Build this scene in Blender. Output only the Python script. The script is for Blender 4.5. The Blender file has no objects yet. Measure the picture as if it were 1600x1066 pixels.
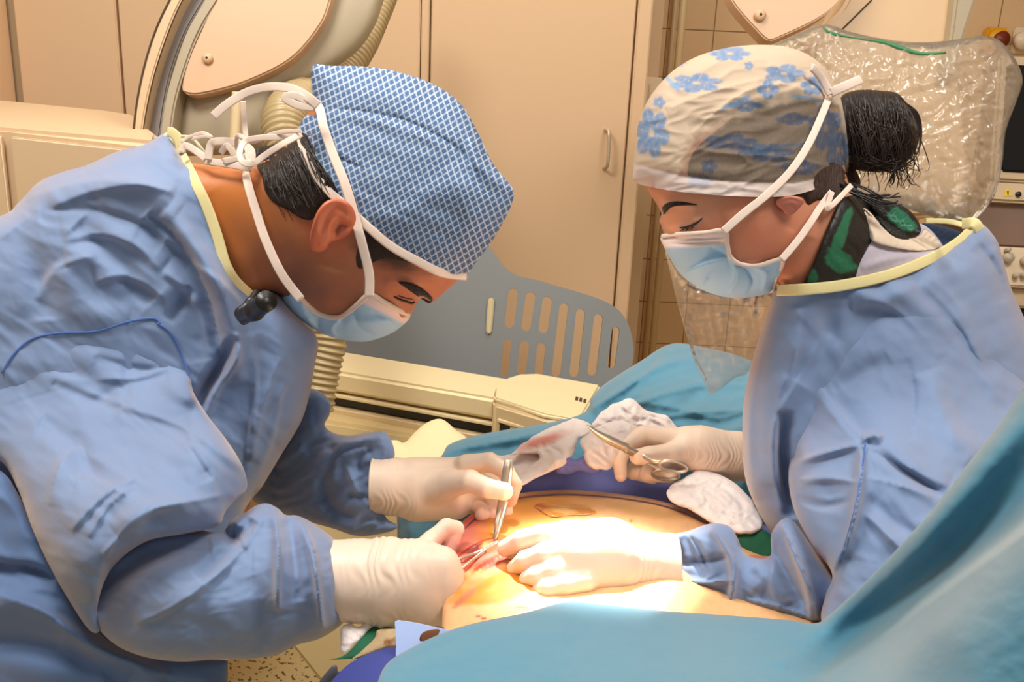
import bpy, bmesh, math, random
import numpy as np
from mathutils import Vector, Matrix, kdtree
from mathutils.geometry import delaunay_2d_cdt
import openvdb
random.seed(7); rng = np.random.RandomState(3)
SC = bpy.context.scene; COL = SC.collection

# ------------------------------------------------------------------ camera, world, lights, exposure
FPX = 1480.0; PITCH = math.radians(16.8); ROLL = math.radians(2.6); DS = 1.14
CAM = np.array([0.0, 0.0, 1.60])
X0 = np.array([1.0, 0, 0]); FW = np.array([0, math.cos(PITCH), -math.sin(PITCH)]); U0 = np.array([0, math.sin(PITCH), math.cos(PITCH)])
RT = math.cos(ROLL) * X0 + math.sin(ROLL) * U0
UP = -math.sin(ROLL) * X0 + math.cos(ROLL) * U0
cd = bpy.data.cameras.new('camera'); cam = bpy.data.objects.new('camera', cd); COL.objects.link(cam)
cd.sensor_width = 36.0; cd.lens = FPX / 1600 * 36.0; cd.clip_start = 0.02; cd.clip_end = 50
M = Matrix(((RT[0], UP[0], -FW[0], CAM[0]), (RT[1], UP[1], -FW[1], CAM[1]), (RT[2], UP[2], -FW[2], CAM[2]), (0, 0, 0, 1)))
cam.matrix_world = M; SC.camera = cam
SC.view_settings.view_transform = 'Standard'; SC.view_settings.look = 'None'
SC.view_settings.gamma = 1.0; SC.view_settings.use_curve_mapping = False; SC.view_settings.exposure = 0.0
W = bpy.data.worlds.new('world'); SC.world = W; W.use_nodes = True
W.node_tree.nodes['Background'].inputs[0].default_value = (1.0, 0.90, 0.80, 1); W.node_tree.nodes['Background'].inputs[1].default_value = 0.34

def area(name, loc, target, size, power, color=(1, .93, .84), sy=None):
    l = bpy.data.lights.new(name, 'AREA'); l.shape = 'RECTANGLE'; l.size = size; l.size_y = sy or size; l.energy = power; l.color = color
    o = bpy.data.objects.new(name, l); COL.objects.link(o); o.location = loc
    o.rotation_euler = (Vector(target) - Vector(loc)).to_track_quat('-Z', 'Y').to_euler(); return o
area('ceiling_lamp_panel', (-0.9, 1.0, 2.95), (-0.5, 1.2, 0), 0.7, 38, (1, .95, .88), 0.6)
area('ceiling_lamp_panel.001', (1.0, 0.6, 2.95), (0.7, 1.0, 0), 0.7, 30, (1, .95, .88), 0.6)
area('ceiling_lamp_panel.002', (0.1, 2.0, 2.95), (0.1, 2.4, 0), 1.2, 14, (1, .86, .68), 0.5)
def spot(name, loc, target, power, ang, blend, rad, color):
    l = bpy.data.lights.new(name, 'SPOT'); l.energy = power; l.spot_size = math.radians(ang); l.spot_blend = blend; l.shadow_soft_size = rad; l.color = color
    o = bpy.data.objects.new(name, l); COL.objects.link(o); o.location = loc
    o.rotation_euler = (Vector(target) - Vector(loc)).to_track_quat('-Z', 'Y').to_euler(); return o
spot('surgical_lamp', (0.08, 1.85, 2.45), (0.094, 0.925, 1.10), 1350, 8.6, 1.0, .04, (1, .93, .82))

# ------------------------------------------------------------------ coordinates: a direction seen from the camera, at a metric distance
def P(x, y, d):
    d = np.asarray(d, float) * DS; x = np.asarray(x, float); y = np.asarray(y, float)
    return CAM + d[..., None] * (FW + ((x - 800) / FPX)[..., None] * RT - ((y - 533) / FPX)[..., None] * UP)
def ray(x, y): return FW + (x - 800) / FPX * RT - (y - 533) / FPX * UP
def Pz(x, y, z): r = ray(x, y); return CAM + r * ((z - CAM[2]) / r[2])
def Py(x, y, Y): r = ray(x, y); return CAM + r * ((Y - CAM[1]) / r[1])
MPP = DS / FPX                        # metres per pixel at distance 1

def lin(c):
    if isinstance(c, str): c = [int(c[i:i + 2], 16) / 255 for i in (0, 2, 4)]
    return tuple(((v / 12.92) if v <= .04045 else ((v + .055) / 1.055) ** 2.4) for v in c)
# ------------------------------------------------------------------ materials
MATS = {}
def mat(name, color='808080', rough=.6, metal=0, sss=0, sheen=0, attr=False, noise=None, bump=None, spec=.5, trans=None, coat=0, brick=None, speck=None, weave=None, strand=None, tint=None):
    if name in MATS: return MATS[name]
    m = bpy.data.materials.new(name); m.use_nodes = True; nt = m.node_tree; b = nt.nodes['Principled BSDF']; L = nt.links.new; N = nt.nodes.new
    b.inputs['Base Color'].default_value = (*lin(color), 1); b.inputs['Roughness'].default_value = rough; b.inputs['Metallic'].default_value = metal
    b.inputs['Specular IOR Level'].default_value = spec
    if sss:
        b.inputs['Subsurface Weight'].default_value = sss; b.inputs['Subsurface Radius'].default_value = (.012, .005, .003); b.inputs['Subsurface Scale'].default_value = .6
    if sheen: b.inputs['Sheen Weight'].default_value = sheen; b.inputs['Sheen Roughness'].default_value = .5; b.inputs['Sheen Tint'].default_value = (*lin(tint or 'ffffff'), 1)
    if coat: b.inputs['Coat Weight'].default_value = coat; b.inputs['Coat Roughness'].default_value = .15
    tc = N('ShaderNodeTexCoord'); src = None
    if attr:
        a = N('ShaderNodeAttribute'); a.attribute_name = 'Col'; src = a.outputs['Color']
    def mixc(f, A, B, typ='MIX'):
        x = N('ShaderNodeMix'); x.data_type = 'RGBA'; x.blend_type = typ
        if hasattr(f, 'links'): L(f, x.inputs[0])
        else: x.inputs[0].default_value = f
        for s, i in ((A, 6), (B, 7)):
            if hasattr(s, 'links'): L(s, x.inputs[i])
            else: x.inputs[i].default_value = (*lin(s), 1)
        return x.outputs[2]
    if brick:      # (tile colour, grout colour, width, height, mortar)
        br = N('ShaderNodeTexBrick'); br.offset = 0; br.inputs['Scale'].default_value = 1; br.inputs['Color1'].default_value = (*lin(brick[0]), 1); br.inputs['Color2'].default_value = (*lin(brick[1]), 1)
        br.inputs['Mortar'].default_value = (*lin(brick[2]), 1); br.inputs['Brick Width'].default_value = brick[3]; br.inputs['Row Height'].default_value = brick[4]; br.inputs['Mortar Size'].default_value = brick[5]
        sx = N('ShaderNodeSeparateXYZ'); L(tc.outputs['Object'], sx.inputs[0]); cx = N('ShaderNodeCombineXYZ'); L(sx.outputs[0], cx.inputs[0]); L(sx.outputs[2], cx.inputs[1]); L(cx.outputs[0], br.inputs[0]); src = br.outputs[0]
    if noise:      # (scale, second colour, lo, hi)
        n = N('ShaderNodeTexNoise'); n.inputs['Scale'].default_value = noise[0]; n.inputs['Detail'].default_value = 4; L(tc.outputs['Object'], n.inputs['Vector'])
        r = N('ShaderNodeMapRange'); r.inputs[1].default_value = noise[2]; r.inputs[2].default_value = noise[3]; L(n.outputs[0], r.inputs[0])
        src = mixc(r.outputs[0], src if src is not None else color, noise[1])
    if speck:
        n = N('ShaderNodeTexNoise'); n.inputs['Scale'].default_value = speck[0]; n.inputs['Detail'].default_value = 1; L(tc.outputs['Object'], n.inputs['Vector'])
        r = N('ShaderNodeMapRange'); r.inputs[1].default_value = speck[2]; r.inputs[2].default_value = speck[2] + .02; L(n.outputs[0], r.inputs[0]); src = mixc(r.outputs[0], src if src is not None else color, speck[1])
    if src is not None: L(src, b.inputs['Base Color'])
    bs = None
    def bumpnode(h, st, dist, prev):
        q = N('ShaderNodeBump'); q.inputs['Strength'].default_value = st; q.inputs['Distance'].default_value = dist; L(h, q.inputs['Height'])
        if prev is not None: L(prev, q.inputs['Normal'])
        return q.outputs[0]
    if bump:       # list of (scale, strength, distance)
        for s, st, di in bump:
            n = N('ShaderNodeTexNoise'); n.inputs['Scale'].default_value = s; n.inputs['Detail'].default_value = 3; L(tc.outputs['Object'], n.inputs['Vector']); bs = bumpnode(n.outputs[0], st, di, bs)
    if strand:     # hair: stretched noise along the cloth coordinate, rotated by an angle
        a = N('ShaderNodeAttribute'); a.attribute_name = 'cloth'; mp = N('ShaderNodeMapping'); mp.inputs['Rotation'].default_value = (0, 0, math.radians(strand[0])); mp.inputs['Scale'].default_value = (strand[1], strand[2], 1)
        L(a.outputs['Vector'], mp.inputs[0]); n = N('ShaderNodeTexNoise'); n.inputs['Scale'].default_value = 1; n.inputs['Detail'].default_value = 5; n.inputs['Distortion'].default_value = .6; L(mp.outputs[0], n.inputs['Vector'])
        bs = bumpnode(n.outputs[0], 1.0, .006, bs)
    if bs is not None: L(bs, b.inputs['Normal'])
    if trans:      # thin translucent sheet: fraction let straight through
        t = N('ShaderNodeBsdfTransparent'); x = N('ShaderNodeMixShader'); x.inputs[0].default_value = trans; L(b.outputs[0], x.inputs[1])
        if trans < 0: L(a.outputs['Alpha'], x.inputs[0]); L(t.outputs[0], x.inputs[2]); L(x.outputs[0], nt.nodes['Material Output'].inputs[0])
    MATS[name] = m; return m

# ------------------------------------------------------------------ numeric helpers
_perm = rng.permutation(512); _grad = rng.rand(512) * 2 * math.pi
def perlin(x, y):
    xi = np.floor(x).astype(int); yi = np.floor(y).astype(int); xf = x - xi; yf = y - yi
    def g(ix, iy, dx, dy):
        a = _grad[_perm[(_perm[ix & 255] + iy) & 511]]; return np.cos(a) * dx + np.sin(a) * dy
    u = xf ** 3 * (xf * (xf * 6 - 15) + 10); v = yf ** 3 * (yf * (yf * 6 - 15) + 10)
    a = g(xi, yi, xf, yf); b = g(xi + 1, yi, xf - 1, yf); c = g(xi, yi + 1, xf, yf - 1); d = g(xi + 1, yi + 1, xf - 1, yf - 1)
    return (a * (1 - u) + b * u) * (1 - v) + (c * (1 - u) + d * u) * v
def fbm(x, y, o=3):
    s = 0; a = 1
    for i in range(o): s = s + a * perlin(x * 2 ** i + 17 * i, y * 2 ** i + 9 * i); a *= .5
    return s
def ridged(x, y, w=.8):
    qx = x + w * perlin(x * .6 + 5, y * .6); qy = y + w * perlin(x * .6, y * .6 + 9); return 1 - 2 * np.abs(fbm(qx, qy, 2))
def tps(pts):
    """smooth field through (x, y, value) points"""
    if isinstance(pts, (int, float)): c = float(pts); return lambda x, y: np.full(np.shape(x), c)
    if callable(pts): return pts
    A = np.array(pts, float); X = A[:, :2] / 1000; n = len(A); r2 = ((X[:, None] - X[None]) ** 2).sum(-1)
    K = np.where(r2 > 0, r2 * np.log(r2 + 1e-12), 0) + np.eye(n) * 1e-4; Q = np.c_[np.ones(n), X]
    if n < 3:
        v = A[:, 2].mean(); return lambda x, y: np.full(np.shape(x), v)
    S = np.block([[K, Q], [Q.T, np.zeros((3, 3))]]); w = np.linalg.lstsq(S, np.r_[A[:, 2], 0, 0, 0], rcond=None)[0]
    def f(x, y):
        x = np.asarray(x, float) / 1000; y = np.asarray(y, float) / 1000; o = w[n] + w[n + 1] * x + w[n + 2] * y
        for i in range(n):
            r = (x - X[i, 0]) ** 2 + (y - X[i, 1]) ** 2; o = o + w[i] * np.where(r > 0, r * np.log(r + 1e-12), 0)
        return o
    return f
def smooth_path(pts, closed=False, n=10):
    """Catmull-Rom through points; a point carrying a flag string with 'c' is a corner"""
    q = []
    for p in pts:
        fl = p[-1] if isinstance(p[-1], str) else ''; v = [float(t) for t in p if not isinstance(t, str)]; q.append((v, fl))
    N = len(q); out = []; fl_out = []
    for i in range(N if closed else N - 1):
        a = q[i]; b = q[(i + 1) % N]; p0 = q[i - 1] if (closed or i > 0) else a; p3 = q[(i + 2) % N] if (closed or i + 2 < N) else b
        if 'c' in a[1]: p0 = a
        if 'c' in b[1]: p3 = b
        A, B, C, D = map(np.array, (p0[0], a[0], b[0], p3[0]))
        for k in range(n):
            t = k / n; out.append(.5 * (2 * B + (C - A) * t + (2 * A - 5 * B + 4 * C - D) * t * t + (3 * B - A - 3 * C + D) * t ** 3))
            fl_out.append(((1 if 'r' in a[1] else 0) * (1 - t) + (1 if 'r' in b[1] else 0) * t))
    if not closed: out.append(np.array(q[-1][0])); fl_out.append(0)
    return np.array(out), np.array(fl_out)
def resample(p, s, closed, extra=None):
    q = np.vstack([p, p[:1]]) if closed else p; e = None if extra is None else (np.r_[extra, extra[:1]] if closed else extra)
    seg = np.hypot(*(np.diff(q[:, :2], axis=0).T)); L = np.r_[0, np.cumsum(seg)]; n = max(int(round(L[-1] / s)), 4)
    t = np.linspace(0, L[-1], n + 1); t = t[:-1] if closed else t
    out = np.stack([np.interp(t, L, q[:, i]) for i in range(q.shape[1])], 1); return out, (None if e is None else np.interp(t, L, e))
def seg_dist(X, Y, poly, closed):
    """distance of points to a polyline; also side sign and position along it"""
    q = np.vstack([poly, poly[:1]]) if closed else poly; a = q[:-1]; d = q[1:] - a; l2 = (d ** 2).sum(1) + 1e-12; n = len(a)
    best = np.full(X.shape, 1e18); side = np.ones(X.shape); tt = np.zeros(X.shape)
    for i in range(n):
        px = X - a[i, 0]; py = Y - a[i, 1]; t = np.clip((px * d[i, 0] + py * d[i, 1]) / l2[i], 0, 1); r = (px - t * d[i, 0]) ** 2 + (py - t * d[i, 1]) ** 2
        m = r < best; best = np.where(m, r, best); side = np.where(m, np.sign(d[i, 0] * py - d[i, 1] * px), side); tt = np.where(m, (i + t) / n, tt)
    return np.sqrt(best), side, tt
def inside(X, Y, poly):
    c = np.zeros(X.shape, bool); n = len(poly); j = n - 1
    for i in range(n):
        yi, yj, xi, xj = poly[i, 1], poly[j, 1], poly[i, 0], poly[j, 0]
        if yi != yj: c ^= ((yi > Y) != (yj > Y)) & (X < (xj - xi) * (Y - yi) / (yj - yi) + xi)
        j = i
    return c
FOLD = [1.0]
def strokes(X, Y, folds):
    """pushed-out crests and pressed-in grooves along paths: (points, millimetres, width, kind)"""
    o = np.zeros(X.shape)
    for f in folds:
        pts, amp, w = f[:3]; kind = f[3] if len(f) > 3 else 'g'; pth, _ = smooth_path(pts, False, 4); mn = pth.min(0) - 4 * w; mx = pth.max(0) + 4 * w
        m = (X > mn[0]) & (X < mx[0]) & (Y > mn[1]) & (Y < mx[1])
        if not m.any(): continue
        d, s, t = seg_dist(X[m], Y[m], pth[:, :2], False); taper = np.clip(np.sin(np.pi * np.clip(t, 0, 1)), 0, 1) ** .5 if 'f' not in kind else 1.0
        if kind[0] == 'g': v = np.exp(-(d / w) ** 2)
        elif kind[0] == 's': ww = np.where(s > 0, w * 1.9, w * .4); v = np.exp(-(np.sqrt(d * d + 2.) / ww) ** 1.05)      # steep on one side
        elif kind[0] == 'p': v = np.where(s > 0, 1.0, np.exp(-(d / (w * .12 + 3)) ** 2))
        elif kind[0] == 'v': v = np.where(s > 0, np.exp(-d / w), np.exp(-(d / (w * .12 + 3)) ** 2))      # an overlap: steep drop on the other side
        else: v = np.exp(-d / w)                                                                # sharp crest
        o[m] += FOLD[0] * amp / 1000 * v * taper
    return o

class Surf: pass
def link(o, parent=None):
    COL.objects.link(o)
    if parent is not None: o.parent = parent
    return o
def shade(me): me.polygons.foreach_set('use_smooth', np.ones(len(me.polygons), bool)); me.update()
def mesh_obj(name, V, Fc, material, parent=None, smooth=True, attrs=None, merge=0, ang=None):
    me = bpy.data.meshes.new(name); me.from_pydata([tuple(v) for v in V], [], [tuple(int(i) for i in f) for f in Fc])
    if attrs:
        for an, arr in attrs.items():
            if an == 'Col':
                a = me.color_attributes.new('Col', 'FLOAT_COLOR', 'POINT'); a.data.foreach_set('color', (arr if arr.shape[1] == 4 else np.c_[arr, np.ones(len(arr))]).ravel())
            else: a = me.attributes.new(an, 'FLOAT_VECTOR', 'POINT'); a.data.foreach_set('vector', arr.ravel())
    bm = bmesh.new(); bm.from_mesh(me)
    if merge: bmesh.ops.remove_doubles(bm, verts=bm.verts, dist=merge)
    bmesh.ops.recalc_face_normals(bm, faces=bm.faces); bm.to_mesh(me); bm.free()
    if smooth: shade(me)
    if ang: me.set_sharp_from_angle(angle=math.radians(ang))
    if material: me.materials.append(material)
    return link(bpy.data.objects.new(name, me), parent)

def inflate(name, outline, D, material, parent=None, k=1.0, tmax=.2, s=4.0, folds=(), noise=None, bt=None, col=None, back=1.0, fn=None, raw=False, rim=1.0, blend=None):
    """a closed, rounded solid with the given outline: its half thickness follows the membrane equation, so a strip becomes a round tube"""
    Df = tps(D); sp, fl = smooth_path(outline, True, 8); B, fl = resample(sp[:, :2], s, True, fl); nb = len(B)
    x0, y0 = B.min(0); x1, y1 = B.max(0); gx, gy = np.meshgrid(np.arange(x0, x1, s), np.arange(y0, y1, s * .866)); gx = gx + (np.arange(gx.shape[0]) % 2)[:, None] * s / 2
    gx = gx.ravel(); gy = gy.ravel(); m = inside(gx, gy, B); gx = gx[m]; gy = gy[m]; d, _, _ = seg_dist(gx, gy, B, True); m = d > s * .75; I = np.c_[gx[m], gy[m]]
    tang = np.roll(B, -1, 0) - np.roll(B, 1, 0); tang /= np.hypot(*tang.T)[:, None] + 1e-9; ar = .5 * np.sum(B[:, 0] * np.roll(B[:, 1], -1) - np.roll(B[:, 0], -1) * B[:, 1])
    nin = np.c_[-tang[:, 1], tang[:, 0]] * (1 if ar > 0 else -1); ring = B + nin * s * .22; mm = inside(ring[:, 0], ring[:, 1], B); dd, _, _ = seg_dist(ring[:, 0], ring[:, 1], B, True); ring = ring[mm & (dd > s * .12)]
    V2 = np.vstack([B, ring, I]); res = delaunay_2d_cdt([Vector(v) for v in V2], [], [list(range(nb))], 1, 1e-7); vs = np.array([tuple(v) for v in res[0]]); T = np.array([f for f in res[2] if len(f) == 3]); n = len(vs)
    isb = np.zeros(n, bool); bval = np.zeros(n); orig = res[3]; bidx = [-1] * nb
    for i, o in enumerate(orig):
        for j in o:
            if j < nb: isb[i] = True; bidx[j] = i; bval[i] = fl[j]
    X = vs[:, 0]; Y = vs[:, 1]; Dc = Df(X, Y); sc = float(np.median(Dc)) * MPP
    g = np.zeros(n)
    if bt is not None:
        r = isb & (bval > 0); g[r] = np.array([bt(x, y) for x, y in vs[r]]) * bval[r]
    graw = (np.arctanh(np.clip(g / tmax, 0, .97)) * tmax / k) ** 2
    W2 = vs * sc; e = []; area_v = np.zeros(n)
    a, b, c = W2[T[:, 0]], W2[T[:, 1]], W2[T[:, 2]]; ar2 = np.abs((b[:, 0] - a[:, 0]) * (c[:, 1] - a[:, 1]) - (b[:, 1] - a[:, 1]) * (c[:, 0] - a[:, 0])) + 1e-14
    for q in range(3): area_v += np.bincount(T[:, q], ar2 / 6, n)
    I1 = []; J1 = []; Wt = []
    for (p, q, r) in ((0, 1, 2), (1, 2, 0), (2, 0, 1)):
        u = W2[T[:, p]] - W2[T[:, r]]; v = W2[T[:, q]] - W2[T[:, r]]; ct = np.clip((u * v).sum(1) / ar2, -2, 20); I1.append(T[:, p]); J1.append(T[:, q]); Wt.append(ct / 2)
    I1 = np.concatenate(I1); J1 = np.concatenate(J1); Wt = np.concatenate(Wt); free = ~isb
    def K(h): dlt = (h[I1] - h[J1]) * Wt; return np.bincount(I1, dlt, n) - np.bincount(J1, dlt, n)
    h = graw.copy(); rr = (2 * area_v - K(h)) * free; dg = np.bincount(I1, Wt, n) + np.bincount(J1, Wt, n); dg = np.where(dg > 1e-6, dg, 1); z = rr / dg * free; p = z.copy(); rz = rr @ z; r0 = abs(rz) + 1e-30
    for _ in range(600):
        Ap = K(p) * free; al = rz / (p @ Ap + 1e-30); h = h + al * p; rr = rr - al * Ap; z = rr / dg * free; r2 = rr @ z
        if abs(r2) < 1e-8 * r0: break
        p = z + (r2 / rz) * p; rz = r2
    t = tmax * np.tanh(k * np.sqrt(np.clip(h, 0, None)) / tmax)
    disp = strokes(X, Y, folds)
    if noise:
        for (amp, sx, sy, ang, kind) in noise:
            ca, sa = math.cos(math.radians(ang)), math.sin(math.radians(ang)); u = (X * ca + Y * sa) / sx; v = (-X * sa + Y * ca) / sy
            disp += FOLD[0] * amp / 1000 * (ridged(u, v) if kind == 'r' else fbm(u, v))
    if fn is not None: disp += fn(X, Y)
    edge = np.clip(t / (.012 + .15 * t.max()), 0, 1) * rim + (1 - rim)
    f = Dc - (t + disp * edge) / DS; bk = Dc + t * back / DS
    if blend is not None:
        Sb, kf_ = blend; kk = tps(kf_)(X, Y); idx = np.where(kk > .004)[0]
        for i in idx:
            b_ = Sb.f(X[i], Y[i]) + .0012; k_ = kk[i]; h_ = min(max(.5 + .5 * (b_ - f[i]) / k_, 0), 1); f[i] = b_ + (f[i] - b_) * h_ - k_ * h_ * (1 - h_) * min(1, max(0, (b_ - f[i]) / k_ + 1))
    bk = np.maximum(bk, f + .002)
    VF = P(X, Y, f); VB = P(X, Y, bk); V = np.vstack([VF, VB]); F = [tuple(q) for q in T] + [(q[2] + n, q[1] + n, q[0] + n) for q in T]
    bi = [i for i in bidx if i >= 0]
    for i in range(len(bi)):
        p1, p2 = bi[i], bi[(i + 1) % len(bi)]
        if p1 != p2: F.append((p1, p2, p2 + n, p1 + n))
    attrs = {'cloth': np.vstack([np.c_[X * sc, Y * sc, np.zeros(n)]] * 2)}
    if col is not None:
        cc = col(X, Y); attrs['Col'] = np.vstack([cc, cc])
    if raw: return V, F, attrs
    o = mesh_obj(name, V, F, material, parent, True, attrs, 2e-6)
    S = Surf(); S.o = o; S.Df = Df; S.kd = kdtree.KDTree(n)
    for i in range(n): S.kd.insert((X[i], Y[i], 0), i)
    S.kd.balance(); S.tt = t; S.ff = f
    def q(arr, x, y):
        r = S.kd.find_n((x, y, 0), 3); w = [1 / (v[2] + .01) for v in r]; return sum(arr[v[1]] * ww for v, ww in zip(r, w)) / sum(w)
    S.t = lambda x, y: q(S.tt, x, y); S.f = lambda x, y: q(S.ff, x, y)
    return S
def on(S, off=0.0):
    """distance field lying on a surface, pushed out by off metres"""
    def f(x, y):
        x = np.asarray(x, float); y = np.asarray(y, float); sh = x.shape; return np.array([S.f(a, b) - off / DS for a, b in zip(x.ravel(), y.ravel())]).reshape(sh)
    return f

def tube(name, pts3, r, material, parent=None, seg=10, flat=None, normal=None, caps=True, smooth=True, rip=None, raw=False, attrs=True):
    """swept tube; r number or list; flat = thickness ratio; pts3 world points"""
    p = np.array(pts3, float); n = len(p); r = np.full(n, r) if np.isscalar(r) else np.interp(np.linspace(0, 1, n), np.linspace(0, 1, len(r)), r)
    t = np.gradient(p, axis=0); t /= np.linalg.norm(t, axis=1)[:, None] + 1e-12; N0 = -FW if normal is None else np.array(normal, float)
    V = []; prev = None
    for i in range(n):
        a = np.cross(t[i], N0); la = np.linalg.norm(a)
        if la < .15 and prev is not None: a = prev
        else: a = a / (la + 1e-9)
        a = a - t[i] * (a @ t[i]); a /= np.linalg.norm(a) + 1e-9
        if prev is not None and a @ prev < 0: a = -a
        prev = a; b = np.cross(t[i], a)
        for j in range(seg):
            th = 2 * math.pi * j / seg; 
            cx_, sx_ = math.cos(th), math.sin(th)
            if flat and flat < .5: cx_ = math.copysign(abs(cx_) ** .45, cx_); sx_ = math.copysign(abs(sx_) ** .3, sx_)
            V.append(p[i] + r[i] * (a * cx_ + b * sx_ * (flat or 1)))
    F = [(i * seg + j, i * seg + (j + 1) % seg, (i + 1) * seg + (j + 1) % seg, (i + 1) * seg + j) for i in range(n - 1) for j in range(seg)]
    if caps: F += [tuple(range(seg))[::-1], tuple((n - 1) * seg + j for j in range(seg))]
    if raw: return V, F
    return mesh_obj(name, V, F, material, parent, smooth)
def pathpx(pts, n=8, S=None, off=.002):
    """points (x, y[, d]) -> world points; with S the path lies on that surface"""
    if S is not None:
        q, _ = smooth_path([(a[0], a[1]) for a in pts], False, n); Ss = S if isinstance(S, (list, tuple)) else [S]
        d = np.array([min(s_.f(x, y) for s_ in Ss) for x, y in q]) - off / DS
        if len(d) > 12:
            kk = np.ones(9) / 9; d = np.convolve(np.pad(d, 4, 'edge'), kk, 'valid') - .0008
        return P(q[:, 0], q[:, 1], d)
    q, _ = smooth_path(pts, False, n); return P(q[:, 0], q[:, 1], q[:, 2])
def merge_meshes(parts):
    V = []; F = []; o = 0
    for v, f in parts: V += [tuple(x) for x in v]; F += [tuple(i + o for i in q) for q in f]; o += len(v)
    return V, F
def prism(name, pts3, vec, material, parent=None, bevel=0, seg=3, holes=None):
    pts3 = [Vector(p) for p in pts3]; bm = bmesh.new(); vs = [bm.verts.new(p) for p in pts3]; f = bm.faces.new(vs)
    r = bmesh.ops.extrude_face_region(bm, geom=[f]); bmesh.ops.translate(bm, verts=[v for v in r['geom'] if isinstance(v, bmesh.types.BMVert)], vec=Vector(vec))
    bmesh.ops.recalc_face_normals(bm, faces=bm.faces)
    if bevel:
        es = [e for e in bm.edges if len(e.link_faces) == 2 and e.calc_face_angle(0) > .5]; bmesh.ops.bevel(bm, geom=es, offset=bevel, segments=seg, affect='EDGES', clamp_overlap=True)
    me = bpy.data.meshes.new(name); bm.to_mesh(me); bm.free(); shade(me); me.set_sharp_from_angle(angle=math.radians(35)); me.materials.append(material); return link(bpy.data.objects.new(name, me), parent)
def box(name, lo, hi, material, parent=None, bevel=.002):
    lo, hi = np.minimum(lo, hi), np.maximum(lo, hi); return prism(name, [(lo[0], lo[1], lo[2]), (hi[0], lo[1], lo[2]), (hi[0], lo[1], hi[2]), (lo[0], lo[1], hi[2])], (0, hi[1] - lo[1], 0), material, parent, bevel, 2)
def slab(name, outline, D, thick, material, parent=None, bevel=.004, n=8):
    """flat-sided body with a drawn outline; front face on the distance field D, thickness away from the camera's side"""
    q, _ = smooth_path(outline, True, n); q, _ = resample(q[:, :2], 9, True); d = tps(D)(q[:, 0], q[:, 1]); v = FW * thick * .9 + np.array([0, thick * .1, 0])
    keep = []
    return prism(name, P(q[:, 0], q[:, 1], d), v, material, parent, bevel, 2)
def tag(o, label, cat, group=None, kind=None):
    if hasattr(o, 'o'): o = o.o
    if label: o['label'] = label
    if cat: o['category'] = cat
    if group: o['group'] = group
    if kind: o['kind'] = kind
    return o
def empty(name, loc):
    o = bpy.data.objects.new(name, None); o.empty_display_size = .05; o.location = loc; COL.objects.link(o); return o
def adopt(parent_empty, objs):
    bpy.context.view_layer.update()
    for o in objs:
        if hasattr(o, 'o'): o = o.o
        o.parent = parent_empty; o.matrix_parent_inverse = Matrix.Translation(-Vector(parent_empty.location))
def blob(name, groups, palm, material, parent=None, vox=.0012, kf=.0025, kp=.010, ripple=None, raw=False, color=None, clip=None):
    """one skin around chains of joints: each joint (x, y, d, radius mm). palm chains melt together; each finger chain melts into the palm only"""
    def cv(c): return [(P(a[0], a[1], a[2]), a[3] / 1000) for a in c]
    allj = [j for c in groups + palm for j in cv(c)]; mn = np.min([p - r for p, r in allj], 0) - .006; mx = np.max([p + r for p, r in allj], 0) + .006
    dims = np.ceil((mx - mn) / vox).astype(int); ax = [mn[i] + vox * np.arange(dims[i]) for i in range(3)]; G = np.stack(np.meshgrid(*ax, indexing='ij'), -1).astype(np.float32)
    def cone(a, ra, b, rb):
        d = b - a; l2 = d @ d + 1e-12; t = np.clip(((G - a) @ d) / l2, 0, 1); return np.linalg.norm(G - a - t[..., None] * d.astype(np.float32), axis=-1) - (ra + (rb - ra) * t)
    def smin(a, b, k): h = np.clip(.5 + .5 * (b - a) / k, 0, 1); return b + (a - b) * h - k * h * (1 - h)
    def chain(c, k):
        c = cv(c); o = None
        for (a, ra), (b, rb) in zip(c[:-1], c[1:]):
            q = cone(a.astype(np.float32), ra, b.astype(np.float32), rb); o = q if o is None else smin(o, q, k)
        return o
    pal = None
    for c in palm: q = chain(c, kp); pal = q if pal is None else smin(pal, q, kp * 1.5)
    out = pal
    for c in groups:
        q = chain(c, kf); q = smin(pal, q, kp * .7) if pal is not None else q; out = q if out is None else np.minimum(out, q) if False else smin(out, q, .0012)
    if ripple is not None: out = out + ripple(G)
    if clip: a_, b_ = P(*clip[0]), P(*clip[1]); n_ = (b_ - a_) / np.linalg.norm(b_ - a_); out = np.maximum(out, (G - a_) @ n_)
    g = openvdb.FloatGrid(1.0); g.copyFromArray(out.astype(np.float32)); pts, quads = g.convertToQuads(isovalue=0.0); pts = np.array(pts) * vox + mn
    if raw: return pts, quads
    attrs = {'Col': color(pts)} if color else None
    return mesh_obj(name, pts, quads, material, parent, True, attrs)
def ripples(p0, p1, amp, wl, reach, seed=1.):
    """stretched-rubber wrinkles across the direction p0 -> p1, strongest near p0"""
    a = P(*p0).astype(np.float32); b = P(*p1).astype(np.float32); d = (b - a) / np.linalg.norm(b - a)
    def f(G):
        s = (G - a) @ d; wob = .004 * np.sin(G[..., 2] * 160 + seed) + .003 * np.sin(G[..., 0] * 210 + seed * 2); return amp * np.sin((s + wob) * 2 * math.pi / wl) * np.exp(-(s / reach) ** 2) * (.5 + .5 * np.sin(G[..., 2] * 90 + seed * 3))
    return f

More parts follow.
